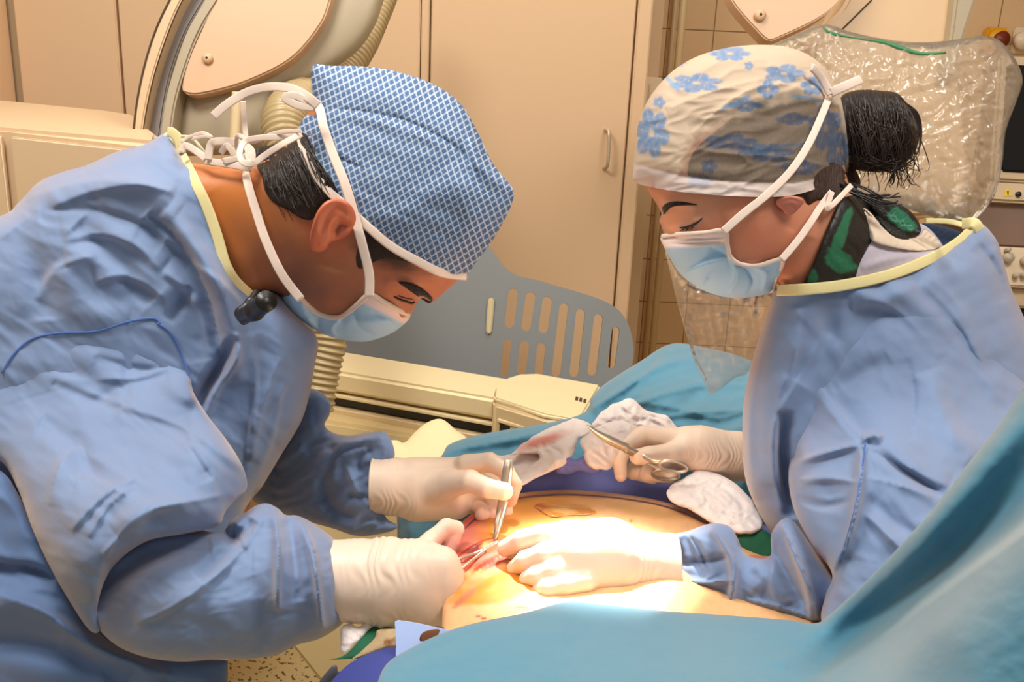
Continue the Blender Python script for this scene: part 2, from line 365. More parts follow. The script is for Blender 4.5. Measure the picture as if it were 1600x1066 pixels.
# ------------------------------------------------------------------ the room
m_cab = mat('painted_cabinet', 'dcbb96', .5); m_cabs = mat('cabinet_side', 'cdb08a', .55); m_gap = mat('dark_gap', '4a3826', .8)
m_mach = mat('machine_beige', 'd3bb90', .42); m_mach2 = mat('machine_greige', 'ab9c82', .45); m_cart = mat('cart_peach', 'dbbd97', .45); m_cream = mat('cream_plastic', 'e6d3a6', .38)
m_pink = mat('cover_plate', 'd3ac88', .45); m_groove = mat('rail_groove', '8f8884', .35); m_black = mat('black_plastic', '15120f', .4); m_metal = mat('steel', 'b9b4ac', .22, metal=1.0)
m_plate = mat('blue_grey_plate', '7b7f80', .5); m_tile = mat('wall_tiles', 'd6b48a', .25, brick=('d9b88e', 'd5b389', '8d7048', .155, .155, .0022))
m_floor = mat('terrazzo', 'd9c58f', .45, speck=(75, '6d5f3a', .60), noise=None); m_floor2 = m_floor
YW = 3.3; YC = 2.75
o = box('floor', (-3, -.6, -.05), (3, YW, 0), m_floor, bevel=0); tag(o, None, None, kind='structure')
o = box('wall_back', (-3, YW, 0), (3, YW + .1, 3), m_tile, bevel=0); tag(o, None, None, kind='structure')
m_wall = mat('wall_paint', 'd8b890', .7)
o = box('wall_left', (-3.1, -.6, 0), (-3, YW + .1, 3), m_wall, bevel=0); tag(o, None, None, kind='structure')
o = box('wall_right', (3, -.6, 0), (3.1, YW + .1, 3), m_wall, bevel=0); tag(o, None, None, kind='structure')
xa = lambda px, py=150, Y=YC: Py(px, py, Y)[0]
o = box('trim_1', (xa(986), YC + .2, 0), (xa(1046, 100), YW, 2.9), m_cabs, bevel=.003); tag(o, None, None, kind='structure')      # boxed-in column between cupboards and tiles
# built-in cupboards: carcass and doors
cab = empty('wall_cupboard', (xa(500), YC + .3, 0)); prts = [box('carcass', (xa(-150), YC + .02, .05), (xa(1010), YC + .55, 2.9), m_cabs)]
edges = [(36, 191), (195, 655), (672, 983)]
for i, (a, b) in enumerate(edges):
    d = box('door', (xa(a), YC - .002, .1), (xa(b), YC + .02, 2.85), m_cab, bevel=.003); prts.append(d)
    if i == 2:
        hp = [Py(946, 203, YC - .002), Py(951, 206, YC - .035), Py(951, 232, YC - .04), Py(949, 258, YC - .035), Py(944, 263, YC - .002)]
        hh, _ = smooth_path([(h[0], h[1], h[2]) for h in hp], False, 6); tube('handle', hh, .005, mat('handle_metal', 'c9b9a0', .35, metal=.3), d, 8)
prts.append(box('frame_strip', (xa(986), YC - .012, .05), (xa(1008), YC + .02, 2.9), m_cab, bevel=.004)); prts.append(box('frame_strip', (xa(657), YC - .006, .05), (xa(669), YC + .02, 2.9), m_cab, bevel=.003))
adopt(cab, prts); tag(cab, 'tall beige built-in cupboard with flat doors and slim bow handle', 'cupboard')
# open shelf unit at the left edge
she = empty('open_shelf', (xa(0), YC - .1, 0)); sp_ = [box('side_panel', (xa(14), YC - .14, 0), (xa(26), YC - .004, 2.9), m_cab), box('side_panel', (xa(-160), YC - .14, 0), (xa(-150), YC - .004, 2.9), m_cab), box('back_panel', (xa(-150), YC - .02, 0), (xa(14), YC - .004, 2.9), mat('shelf_back', 'a89a8c', .6))]
for py in (112, 20, 230): z = Py(0, py, YC - .1)[2]; sp_.append(box('shelf', (xa(-150), YC - .14, z), (xa(14), YC - .02, z + .02), m_cab))
adopt(she, sp_); tag(she, 'narrow beige open shelf unit with grey interior beside the cupboard doors', 'shelf')
# pipes on the tiled wall
for (px, w) in ((1049, .012), (1028, .009)):
    x = Py(px, 60, YW - .16)[0] if px == 1049 else Py(px, 450, YW - .2)[0] - .0
    o = tube('wall_pipe', [(x, YW - (.03 if px != 1049 else .34), .0), (x, YW - (.03 if px != 1049 else .34), 2.9)], w, mat('painted_pipe', 'c0a67c', .4), None, 12)
    tag(o, 'slim beige vertical pipe running up beside the boxed column' if px == 1049 else 'thinner beige vertical pipe against the tiled wall', 'pipe')
# small white box fixed to the column, left of the flowered cap
sb = empty('wall_switch', tuple(Py(1016, 150, YC + .19))); a_ = Py(1001, 178, YC + .19); b_ = Py(1034, 121, YC + .19)
q = [box('housing', (a_[0], YC + .165, a_[2]), (b_[0], YC + .2, b_[2]), mat('white_plastic', 'e2cdb0', .4), bevel=.004), box('rocker', (a_[0] + .015, YC + .158, a_[2] + .02), (b_[0] - .015, YC + .166, b_[2] - .02), mat('white_plastic'), bevel=.003)]
adopt(sb, q); tag(sb, 'small white wall box on the column beside the cupboard', 'switch')
# yellow emergency switch and round white switch high on the tiles
c = Py(1549, 62, YW); em = empty('emergency_switch', tuple(c)); a_ = Py(1529, 82, YW); b_ = Py(1570, 44, YW)
q = [box('housing', (a_[0], YW - .04, a_[2]), (b_[0], YW, b_[2]), mat('yellow_plastic', 'e0a010', .4), bevel=.008), tube('button', [(c[0], YW - .075, c[2]), (c[0], YW - .04, c[2])], [.026, .018], mat('red_button', '7a2a10', .4), None, 20), tube('collar', [(c[0], YW - .055, c[2]), (c[0], YW - .038, c[2])], .033, mat('yellow_plastic'), None, 20)]
adopt(em, q); tag(em, 'yellow emergency stop box with dark red button on the tiled wall', 'switch')
c = Py(1592, 64, YW); em = empty('dimmer_switch', tuple(c)); a_ = Py(1576, 84, YW); b_ = Py(1612, 44, YW)
q = [box('plate', (a_[0], YW - .012, a_[2]), (b_[0], YW, b_[2]), mat('white_plastic'), bevel=.004), tube('dial', [(c[0], YW - .04, c[2]), (c[0], YW - .01, c[2])], .028, mat('white_plastic'), None, 24)]
adopt(em, q); tag(em, 'white wall switch with round dial beside the yellow stop box', 'switch')

# ------------------------------------------------------------------ equipment cart, left, behind the shoulder
crt = empty('equipment_cart', tuple(Pz(100, 300, .4))); zt = 1.36
tp = [P(-160, 190, 1.60), P(10, 196, 1.56), P(246, 222, 1.56), P(250, 208, 1.66), P(212, 180, 1.95), P(165, 172, 1.95), P(0, 156, 1.98), P(-160, 140, 1.98)]
q = [prism('cabinet_body', tp, (0, 0, -1.25), m_cart, None, .012)]
pf = [np.array(tp[1]) + (0, -.002, -.03), np.array(tp[2]) + (0, -.002, -.03)]; dx = pf[1] - pf[0]
def face_strip(nm, t0, t1, z0, z1, mt, dp=.012):
    a, b = pf[0] + dx * t0, pf[0] + dx * t1; n_ = np.cross(dx, (0, 0, 1)); n_ = n_ / np.linalg.norm(n_); n_ = n_ * (-1 if n_[1] > 0 else 1)
    return prism(nm, [a + (0, 0, z0), b + (0, 0, z0), b + (0, 0, z1), a + (0, 0, z1)], n_ * dp, mt, None, .003)
q.append(face_strip('front_panel', .04, .98, -1.0, 0.012, m_cart)); q.append(face_strip('side_panel', -.7, -.02, -1.0, .012, m_cart))
for (px, py) in ((45, 176), (127, 181), (168, 209), (203, 190)): c = P(px, py, 1.56 + (205 - py + px * .1) * .0098) ; q.append(prism('slot_cover', [c + (-.014, -.012, 0), c + (.014, -.008, 0), c + (.012, .010, 0), c + (-.012, .008, 0)], (0, 0, .0015), m_mach2, None))
adopt(crt, q); tag(crt, 'beige equipment cart with flat top behind the man in the blue gown', 'cart')

# ------------------------------------------------------------------ X-ray C-arm: curved rail, housing, cover plate
ca = empty('x_ray_c_arm', tuple(P(300, 200, 1.75)))
def band(nm, L, R, D, th, mt, bev=.003):
    a, _ = smooth_path(L, False, 8); b, _ = smooth_path(R, False, 8); pts = [tuple(v) for v in a] + [tuple(v) for v in b[::-1]]; q = np.array(pts); return prism(nm, P(q[:, 0], q[:, 1], np.full(len(q), float(D))), FW * th, mt, None, bev, 2)
m_rail = mat('rail_peach', 'd4b48e', .4)
q = [band('outer_rail', [(296, -60), (262, 0), (239, 50), (222, 105), (210, 165), (204, 214)], [(318, -60), (283, 0), (261, 50), (241, 110), (228, 165), (219, 222)], 1.70, .07, m_rail),
     band('rail_groove', [(318, -60), (283, 0), (261, 50), (241, 110), (228, 165), (218, 222)], [(356, -60), (319, 0), (290, 50), (268, 110), (256, 165), (248, 222)], 1.735, .06, m_groove),
     band('inner_rail', [(355, -60), (319, 0), (291, 50), (270, 110), (256, 165), (247, 232)], [(378, -60), (341, 0), (311, 50), (288, 110), (273, 165), (264, 232)], 1.69, .08, m_mach2, .008)]
g1, _ = smooth_path([(293, -60), (259.5, 0), (236.5, 50), (219.5, 105), (207.5, 165), (202.5, 214)], False, 8); q.append(tube('dark_seal', P(g1[:, 0] + 5.5, g1[:, 1], np.full(len(g1), 1.699)), .0022, m_gap, None, 6))
g1, _ = smooth_path([(319, -60), (284, 0), (262, 50), (242, 110), (229, 165), (219, 222)], False, 8); q.append(tube('dark_seal', P(g1[:, 0], g1[:, 1], np.full(len(g1), 1.705)), .003, m_gap, None, 6))
q.append(inflate('housing', [(345, -60, 'c'), (620, -60, 'c'), (600, 0), (586, 40), (560, 78), (520, 108), (470, 136), (430, 150), (440, 240, 'c'), (262, 245, 'c'), (275, 165), (291, 110), (315, 50)], 1.76, m_mach2, None, .7, .055, 7, back=.6).o)
q.append(slab('cover_plate', [(372, -60, 'c'), (530, -60, 'c'), (516, 0), (500, 40), (455, 92), (385, 128), (320, 146), (290, 146), (284, 134), (298, 85), (335, 5)], 1.69, .05, m_pink, None, .012))
cc = P(325, 92, 1.69); q.append(tube('cover_bolt', [cc, cc - FW * .006, cc - FW * .009], [.011, .0105, .006], m_pink, None, 18)); q.append(tube('bolt_hole', [cc - FW * .0085, cc - FW * .0095], .0025, m_black, None, 10))
q.append(tube('support_post', pathpx([(366, 240, 1.66), (368, 200, 1.66), (371, 145, 1.66)]), .011, m_mach, None, 14))
adopt(ca, q); tag(ca, 'beige C-shaped x-ray arm with curved rail and bolted cover plate', 'x-ray machine')
# corrugated hose
hp = [(625, -60, 2.02), (592, 20, 1.97), (566, 75, 1.93), (530, 122, 1.88), (478, 150, 1.76), (446, 190, 1.66), (455, 260, 1.62), (490, 350, 1.60), (513, 430, 1.60), (517, 520, 1.60), (506, 580, 1.60), (496, 640, 1.60)]
hq, _ = smooth_path(hp, False, 30); hr, _ = resample(hq, 1.3, False); hw = P(hr[:, 0], hr[:, 1], hr[:, 2]); Lr = np.r_[0, np.cumsum(np.linalg.norm(np.diff(hw, axis=0), axis=1))]
rr_ = np.interp(np.linspace(0, 1, len(hw)), [0, .12, .25, .38, .6, 1], [.026, .028, .032, .046, .034, .030]) * (1 + .075 * np.sin(Lr * 2 * math.pi / .0125))
o = tube('ventilation_hose', hw, list(rr_), mat('hose_plastic', 'b09a70', .35), None, 22); tag(o, 'wide corrugated beige hose curving down behind the checked blue cap', 'hose')

# ------------------------------------------------------------------ slotted plate and the machine below it
def capsule(a, b, r, n=8):
    a = np.array(a, float); b = np.array(b, float); t = (b - a) / np.linalg.norm(b - a); nn = np.array([-t[1], t[0]]); out = []
    for i in range(n + 1): th = math.pi * i / n; out.append(a + r * (nn * math.cos(th) - t * math.sin(th)))
    for i in range(n + 1): th = math.pi * i / n; out.append(b + r * (-nn * math.cos(th) + t * math.sin(th)))
    return np.array(out)
def plate_with_holes(nm, outline, holes, D, th, mt):
    Df = tps(D); bm = bmesh.new(); es = []
    for lp in [resample(smooth_path(outline, True, 8)[0][:, :2], 7, True)[0]] + holes:
        vs = [bm.verts.new(P(x, y, Df(x, y))) for x, y in lp]; es += [bm.edges.new((vs[i], vs[(i + 1) % len(vs)])) for i in range(len(vs))]
    r = bmesh.ops.triangle_fill(bm, use_beauty=True, edges=es); fs = [f for f in r['geom'] if isinstance(f, bmesh.types.BMFace)]
    r = bmesh.ops.extrude_face_region(bm, geom=fs); bmesh.ops.translate(bm, verts=[v for v in r['geom'] if isinstance(v, bmesh.types.BMVert)], vec=Vector(FW * th)); bmesh.ops.recalc_face_normals(bm, faces=bm.faces)
    me = bpy.data.meshes.new(nm); bm.to_mesh(me); bm.free(); shade(me); me.set_sharp_from_angle(angle=math.radians(35)); me.materials.append(mt); return link(bpy.data.objects.new(nm, me))
SL = [((801.7, 458), (796, 505), 7.5), ((792.6, 536), (788, 583), 6), ((829, 464), (822, 510), 7.5), ((819.6, 540), (815, 580), 7), ((855, 471), (849, 513), 7.5), ((845.6, 543), (842, 582), 6.5), ((881, 481), (869, 582), 7), ((907, 490), (897, 582), 7), ((935, 498), (925, 580), 7), ((962, 517), (955, 570), 6)]
DPl = [(500, 500, 2.12), (980, 540, 1.98), (760, 400, 2.05), (760, 590, 2.03)]
pl = plate_with_holes('slotted_board', [(470, 400), (600, 330), (700, 335), (745, 368), (765, 386), (797, 425), (850, 441), (945, 471), (978, 500), (990, 545), (984, 585, 'c'), (960, 615, 'c'), (480, 600, 'c')], [capsule(a, b, r) for a, b, r in SL], DPl, .012, m_plate)
cl = slab('clamp', [(763, 465, 'c'), (773, 466, 'c'), (771, 488, 'c'), (768, 524, 'c'), (759, 524, 'c'), (761, 488, 'c')], 2.03, .012, mat('clear_clamp', 'cdbd95', .3), pl, .003); tag(cl, 'pale translucent clamp', None)
tag(pl, 'blue-grey flat board with rows of long slots standing behind the operating table', 'board')
mc = empty('machine_base', tuple(Pz(640, 640, .3))); zt = .90
A0, A1 = Pz(440, 566, zt), Pz(775, 624, zt); dr = A1 - A0; bk = np.cross((0, 0, 1), dr); bk /= np.linalg.norm(bk); bk = bk * (1 if bk[1] > 0 else -1)
def bar(nm, off, dep, z0, z1, mt, t0=0, t1=1, bev=.004):
    a = A0 + dr * t0 + bk * off; b = A0 + dr * t1 + bk * off; return prism(nm, [a + (0, 0, z0), b + (0, 0, z0), b + (0, 0, z1), a + (0, 0, z1)], bk * dep, mt, None, bev)
q = [bar('top_rail', 0, .14, -.05, 0, m_cream, bev=.008), bar('slot_lip', -.003, .05, -.062, -.055, m_cream, bev=.001), bar('black_slot', .012, .05, -.088, -.062, m_black), bar('lower_body', .0, .12, -.55, -.088, m_mach)]
tb = [Pz(x, y, zt) for x, y in [(770, 628), (772, 608), (790, 592), (812, 585), (840, 584), (940, 603), (905, 664), (850, 652)]]
q.append(prism('end_block', tb, (0, 0, -.40), m_mach, None, .010)); tb2 = [Pz(x, y, zt) + (0, -.0, .004) for x, y in [(772, 624), (774, 608), (792, 593), (812, 587), (840, 586), (938, 604), (905, 660), (850, 650)]]; q.append(prism('end_cap', tb2, (0, 0, -.012), m_cream, None, .004))
e0, e1 = Pz(770, 628, zt), Pz(905, 664, zt); ed = e1 - e0; en = np.cross(ed, (0, 0, 1)); en /= np.linalg.norm(en); en *= (1 if en[1] < 0 else -1)
def eb(nm, t0, t1, z0, z1, mt, off, dp): a = e0 + ed * t0 + en * off; b = e0 + ed * t1 + en * off; return prism(nm, [a + (0, 0, z0), b + (0, 0, z0), b + (0, 0, z1), a + (0, 0, z1)], -en * dp, mt, None, .001)
q.append(eb('slot_lip', .08, 1.1, -.040, -.033, m_cream, .006, .02)); q.append(eb('black_slot', .10, 1.1, -.066, -.042, m_black, .003, .02))
mk = Pz(898, 622, zt + .005); mkx = (Pz(905, 624, zt + .005) - mk)
for i_ in range(3): q.append(prism('printed_mark', [mk + mkx * .9 * i_ - np.array((0, .012, 0)), mk + mkx * (.9 * i_ + .6) - np.array((0, .012, 0)), mk + mkx * (.9 * i_ + .9) + np.array((0, .012, 0)), mk + mkx * (.9 * i_ + .3) + np.array((0, .012, 0))], (0, 0, .0004), m_gap))
q.append(slab('lower_column', [(438, 990, 'c'), (510, 1080, 'c'), (720, 1100, 'c'), (720, 690, 'c'), (400, 640, 'c')], 1.78, .2, mat('column_beige', 'c8b07e', .5), None, .01))
adopt(mc, q); tag(mc, 'long low beige machine with black slots and rounded end block', 'machine')
o = inflate('arm_support', [(598, 702), (606, 690), (620, 688), (632, 692), (650, 674), (668, 660), (690, 655), (712, 672), (731, 695), (690, 760), (620, 785), (600, 750)], [(600, 700, 1.36), (720, 690, 1.36), (650, 760, 1.28)], m_cream, None, .75, .05, 5); o = o.o
tag(o, 'rounded cream arm support standing between the two machines', 'arm support')

# ------------------------------------------------------------------ right: C-arm head, sterile bag, monitor cart
hd = empty('x_ray_detector', tuple(P(1350, 100, 1.7))); m_hd = mat('detector_beige', 'd2b28a', .45)
q = [slab('arm_bracket', [(1120, -60, 'c'), (1143, 0), (1185, 50), (1200, 62), (1215, 60), (1300, 15), (1350, -60, 'c')], 1.72, .05, m_pink, None, .008),
     slab('head_housing', [(1345, -60, 'c'), (1320, 5), (1290, 40), (1270, 90), (1290, 300), (1500, 320), (1495, 80), (1520, -10), (1535, -60, 'c')], 1.78, .16, m_hd, None, .012),
     slab('side_panel', [(1500, -60, 'c'), (1545, -60, 'c'), (1525, 0), (1500, 80), (1497, 120, 'c'), (1470, 120, 'c'), (1485, 60)], 1.75, .05, m_mach2, None, .006)]
cc = P(1187, 25, 1.72); q.append(tube('cover_bolt', [cc, cc - FW * .007, cc - FW * .010], [.0125, .012, .006], m_pink, None, 18)); q.append(tube('bolt_hole', [cc - FW * .0095, cc - FW * .0105], .003, m_black, None, 10))
q.append(tube('panel_gap', pathpx([(1362, 0, 1.779), (1320, 42, 1.779), (1306, 56, 1.779)]), .0018, m_gap, None, 6))
adopt(hd, q); tag(hd, 'beige x-ray detector head hanging behind the woman in the flowered cap', 'x-ray machine')

mo = empty('monitor_cart', tuple(P(1620, 400, 1.9)))
def rect(nm, x0, y0, x1, y1, D, th, mt, bev=.006): return slab(nm, [(x0, y0, 'c'), (x1, y0 + (x1 - x0) * .05, 'c'), (x1 - (y1 - y0) * .07, y1 + (x1 - x0) * .05, 'c'), (x0 - (y1 - y0) * .07, y1, 'c')], D, th, mt, None, bev, 2)
m_scr = mat('dark_screen', '0b0908', .15); m_gp = mat('grey_brown_panel', '7d6455', .5)
q = [rect('monitor_case', 1562, 86, 1790, 282, 1.90, .08, mat('case_beige', 'c9b290', .45)), rect('screen', 1575, 100, 1780, 268, 1.895, .01, m_scr), rect('upper_case', 1545, 284, 1790, 306, 1.86, .2, mat('case_beige')),
     rect('control_strip', 1538, 296, 1790, 314, 1.84, .2, mat('case_beige')), rect('drawer_front', 1520, 312, 1790, 384, 1.86, .2, m_gp), rect('keyboard_deck', 1540, 384, 1790, 446, 1.78, .2, mat('white_plastic')), rect('lower_case', 1545, 447, 1790, 478, 1.80, .2, mat('case_beige')),
     rect('dark_base', 1560, 480, 1790, 560, 1.84, .2, m_black), rect('cart_body', 1552, 560, 1790, 1500, 1.84, .3, mat('case_beige'))]
adopt(mo, q)
for (px, py, r) in ((1573, 404, .011), (1601, 409, .011), (1560, 425, .006), (1585, 432, .006), (1597, 431, .006), (1572, 392, .005)):
    c = P(px, py, 1.78); kb = tube('knob', [c, c - FW * .012 + np.array((0, 0, .002))], r, mat('knob_grey', 'b9ab95', .4), None, 16); adopt(mo, [kb])
c = P(1574, 302, 1.84); tri = prism('warning_sign', [c + RT * .012 * math.sin(a) * 1.0 + UP * .012 * math.cos(a) - FW * .002 for a in (0, 2.094, 4.189)], FW * .001, mat('sign_yellow', 'e3c022', .4)); adopt(mo, [tri])
tri2 = prism('warning_mark', [c + RT * .0015 * sx + UP * sy - FW * .003 for sx, sy in ((-1, .005), (1, .005), (.6, -.004), (-.6, -.004))], FW * .0005, m_black); adopt(mo, [tri2])
c = P(1590, 304, 1.84); kb = tube('button', [c, c - FW * .006], .006, m_black, None, 12); adopt(mo, [kb])
tag(mo, 'beige monitor cart with black screen and knobs at the far right', 'monitor cart')

# ------------------------------------------------------------------ cloth and skin
m_gown = mat('gown_blue', '728bb3', .72, sheen=.6, tint='ffdcb8', bump=[(420, .12, .0006), (60, .15, .002)]); m_seam = mat('gown_seam', '4c6cab', .8)
m_gown2 = mat('gown_back_blue', '5c7aa8', .75, sheen=.4, tint='ffdcb8', bump=[(420, .12, .0006), (60, .15, .002)])
m_bind = mat('binding_yellow', 'e3d59a', .75, bump=[(500, .2, .0006)]); m_tie = mat('white_tie', 'e6d0c0', .75, bump=[(600, .25, .0005)])
m_skin = mat('skin', 'b8795a', .45, sss=.12, attr=True, bump=[(700, .12, .0004), (160, .08, .0008)], spec=.4)
m_glove = mat('latex_glove', 'ecd3bd', .42, sss=.10, bump=[(90, .12, .0015), (260, .06, .0008)], spec=.45)
m_glovea = mat('latex_glove_stained', 'ecd3bd', .42, sss=.10, attr=True, bump=[(90, .12, .0015)], spec=.45)
m_hair = mat('dark_hair', '20140e', .42, strand=(-35, 900, 60), spec=.5); m_mask = mat('mask_blue', 'a9cdec', .8, attr=True, bump=[(700, .15, .0004), (40, .2, .0025)])
m_teal = mat('drape_teal', '4886a0', .78, sheen=.45, tint='ffdcb8', bump=[(700, .12, .0004), (26, .15, .003)]); m_violet = mat('drape_violet', '7077bf', .75, bump=[(700, .12, .0004)])
m_gauze = mat('gauze', 'f0e2dc', .9, attr=True, bump=[(900, .5, .0008), (130, .5, .002)])
m_green = mat('green_cloth', '0b5a3c', .8, bump=[(500, .2, .0006)]); m_steel = mat('instrument_steel', 'd0c6b8', .38, metal=.8)

def const(c): c = np.array(lin(c)); return lambda X, Y: np.tile(c, (len(X), 1))
def spots(base, lst, jitter=.0):
    """base colour with soft-edged patches: (colour, x, y, rx, ry, angle, hardness[, noise])"""
    def f(X, Y):
        o = np.tile(np.array(lin(base)), (len(X), 1))
        if jitter: o = o * (1 + jitter * fbm(X / 9, Y / 9))[:, None]
        for c, x, y, rx, ry, a, h in lst:
            ca, sa = math.cos(math.radians(a)), math.sin(math.radians(a)); u = ((X - x) * ca + (Y - y) * sa) / rx; v = (-(X - x) * sa + (Y - y) * ca) / ry
            r = np.sqrt(u * u + v * v) + .35 * fbm(X / (rx * .5 + 6) + x, Y / (ry * .5 + 6) + y); w = np.clip((1 - r) * h + .5, 0, 1)[:, None]; o = o * (1 - w) + np.array(lin(c)) * w
        return o
    return f

# ------------------------------------------------------------------ patient
DA = [(700, 1000, .80), (720, 900, .90), (740, 800, 1.03), (870, 772, 1.10), (900, 860, .955), (900, 950, .845), (1000, 782, 1.09), (1100, 815, 1.05), (1200, 860, 1.0), (1050, 900, .90), (1050, 1000, .82), (1250, 960, .87)]
RED = 'b02a18'; AMB = 'd98a2c'
skinA = spots('e6b07c', [('c87a1e', 865, 796, 62, 11, 3, 2), ('cf8420', 800, 826, 46, 9, -16, 2), ('cc7c22', 735, 838, 34, 7, -35, 2), ('d08a30', 745, 905, 50, 10, -40, 1.5), ('dc9a48', 790, 835, 95, 22, -22, 1.5), ('d88a2a', 750, 835, 60, 14, -30, 1.6), ('d08a3c', 800, 795, 110, 18, -8, 1.2), ('cf7a24', 800, 905, 90, 20, -12, 1.5), ('d4882e', 770, 930, 60, 12, -10, 1.5), ('cf7262', 722, 850, 38, 34, -60, 1.3), ('c8584a', 735, 815, 36, 9, -25, 1.8), ('c65a3a', 760, 870, 45, 8, -28, 2),
        ('a3241a', 738, 858, 22, 4.5, -22, 3), ('a82c1c', 760, 880, 30, 3.5, -32, 3), ('b5402a', 720, 875, 26, 4, -15, 3), ('b04030', 712, 900, 26, 4, -38, 3), ('9c2a1c', 790, 872, 40, 5, -28, 2.5), ('c07052', 725, 935, 22, 5, -40, 2), ('b06048', 815, 950, 14, 2, -5, 3), ('a04a38', 752, 965, 12, 1.5, 20, 3), ('c99a62', 1010, 800, 60, 8, 10, 1), ('8a5a3a', 938, 838, 4, 1.5, 0, 3), ('8a5a3a', 986, 815, 3, 1.5, 0, 3)], .10)
foldA = [([(712, 905), (745, 862), (790, 842)], -5, 6, 'g'), ([(722, 890), (750, 870), (785, 858)], 3.5, 4, 'g'), ([(705, 850), (730, 818), (770, 796)], -4, 7, 'g'), ([(715, 940), (760, 905), (800, 890)], -3, 8, 'g'), ([(712, 868), (735, 852), (762, 846)], 3, 4, 'g'), ([(708, 925), (735, 900), (770, 878)], 3, 5, 'g')]
pat = inflate('person', [(690, 1010, 'c'), (692, 940), (696, 880), (706, 835), (738, 803), (790, 776), (870, 766), (960, 771), (1040, 785), (1110, 812), (1190, 850), (1290, 900), (1320, 1040, 'c')], DA, m_skin, None, .8, .035, 4, folds=foldA, noise=[(1.2, 60, 30, -20, 'f'), (.6, 14, 9, 0, 'f')], col=skinA)
tag(pat, 'patient lying under drapes, only the bare iodine-stained belly with the open wound showing', 'person')
wd = inflate('wound', [(716, 868), (735, 853), (760, 842), (778, 840), (768, 853), (745, 866), (722, 880)], on(pat, .0005), mat('wound_tissue', 'b23324', .25, attr=True, coat=.6), pat.o, .5, .003, 2.0, noise=[(1.2, 7, 5, 0, 'f')], col=spots('b04a34', [('7d120c', 738, 858, 20, 5, -25, 3), ('d9a060', 760, 850, 12, 4, -25, 2), ('c96a50', 725, 870, 9, 4, -25, 2)])); wd.o['label'] = 'open red wound in the skin'
fi = inflate('adhesive_film', [(834, 790), (850, 786), (880, 789), (905, 790), (930, 799), (925, 804), (890, 806), (862, 808), (846, 800)], on(pat, .001), mat('amber_film', 'c07a20', .12, coat=1.0, attr=True), pat.o, .5, .006, 2.0, noise=[(1.6, 12, 6, 10, 'r')], col=spots('cb8428', [('b05a20', 844, 793, 9, 6, 0, 2), ('e4b060', 880, 798, 20, 4, 5, 2)])); fi.o['label'] = 'shiny amber wet film'

# violet drape strip behind the belly
vio = inflate('incise_drape', [(700, 870, 'c'), (712, 832), (726, 815), (745, 795), (772, 768), (812, 745), (850, 728), (884, 724), (900, 718), (935, 728), (1000, 742), (1080, 762), (1160, 800), (1230, 850), (1230, 900, 'c'), (1150, 845), (1085, 815), (1030, 797), (960, 784), (870, 780), (800, 786), (745, 815), (715, 860)], [(720, 850, 1.03), (760, 780, 1.10), (870, 730, 1.15), (870, 775, 1.115), (1000, 745, 1.16), (1000, 790, 1.105), (1150, 800, 1.09), (1150, 850, 1.05), (1230, 870, 1.03)], m_violet, None, .5, .012, 3.5,
              folds=[([(720, 820), (790, 765), (850, 745), (900, 735)], 5, 6, 's'), ([(730, 818), (800, 778), (900, 752)], -3, 6, 'g'), ([(930, 735), (940, 770)], 1.5, 2, 'g')], noise=[(1.2, 60, 20, -15, 'f')], rim=1)
tag(vio, 'violet-blue sticky drape edging the far side of the belly', 'drape')
b_ = [(716, 838), (745, 809), (790, 783), (870, 773), (960, 778), (1040, 792), (1110, 820), (1180, 856)]
kn = inflate('drape_knot', [(872, 722), (884, 714), (900, 718), (916, 712), (934, 724), (940, 736), (925, 742), (905, 736), (888, 742), (868, 738)], 1.09, m_violet, vio.o, .8, .012, 2.2, noise=[(4, 12, 9, 30, 'r')])
tube('edge_line', pathpx(b_, 8, [pat, vio], .0015), .0011, mat('dark_violet', '5a4858', .7), vio.o, 6, .5)

FOLD[0] = 1.7
# teal drapes: one behind over the patient's far side, one in front
teb = inflate('surgical_drape', [(622, 900, 'c'), (620, 800, 'c'), (650, 770), (690, 712), (705, 693), (760, 677), (840, 664), (895, 652), (918, 640), (925, 620), (948, 598), (1000, 565), (1050, 537), (1110, 545), (1170, 562), (1240, 600), (1260, 900), (1180, 900, 'c'), (1000, 800), (900, 760), (800, 780), (740, 840), (700, 900, 'c')],
              [(640, 820, 1.16), (700, 700, 1.28), (760, 740, 1.24), (850, 670, 1.32), (880, 730, 1.26), (950, 605, 1.36), (1050, 540, 1.42), (1150, 560, 1.40), (1050, 640, 1.27), (1150, 700, 1.22), (1200, 850, 1.18), (1000, 740, 1.28), (800, 780, 1.22)], m_teal, None, .9, .035, 3.6,
              folds=[([(925, 645), (985, 600), (1060, 566), (1160, 580)], 8, 26, 'v'), ([(950, 655), (1010, 628), (1090, 606), (1190, 600)], 7, 24, 'v'), ([(1000, 660), (1080, 645), (1180, 640)][::-1], 7, 20, 'v'), ([(1050, 690), (1110, 680), (1190, 660)], 7, 22, 'v'), ([(980, 640), (1010, 590), (1050, 545)], 6, 22, 'v'), ([(1150, 575), (1060, 560), (975, 610), (925, 640)], 10, 12, 's'), ([(1190, 590), (1090, 600), (1010, 625), (960, 650)], 9, 12, 's'), ([(1180, 640), (1120, 655), (1060, 640), (980, 628)], 8, 10, 's'), ([(1200, 660), (1140, 690), (1085, 672), (1040, 668)], 10, 12, 's'), ([(1040, 548), (1005, 590), (985, 640)], -7, 12, 'g'), ([(1100, 610), (1040, 660)], -6, 12, 'g'), ([(705, 703), (800, 685), (900, 662)], 8, 7, 's'), ([(720, 712), (800, 700), (900, 682)], -8, 9, 'g'), ([(640, 800), (642, 860)], 5, 6, 'g')], noise=[(2.5, 110, 50, -25, 'r'), (1.2, 30, 18, 20, 'f')])
tag(teb, 'teal surgical drape heaped in folds over the patient beyond the white gauze', 'drape')
FOLD[0] = 1.0
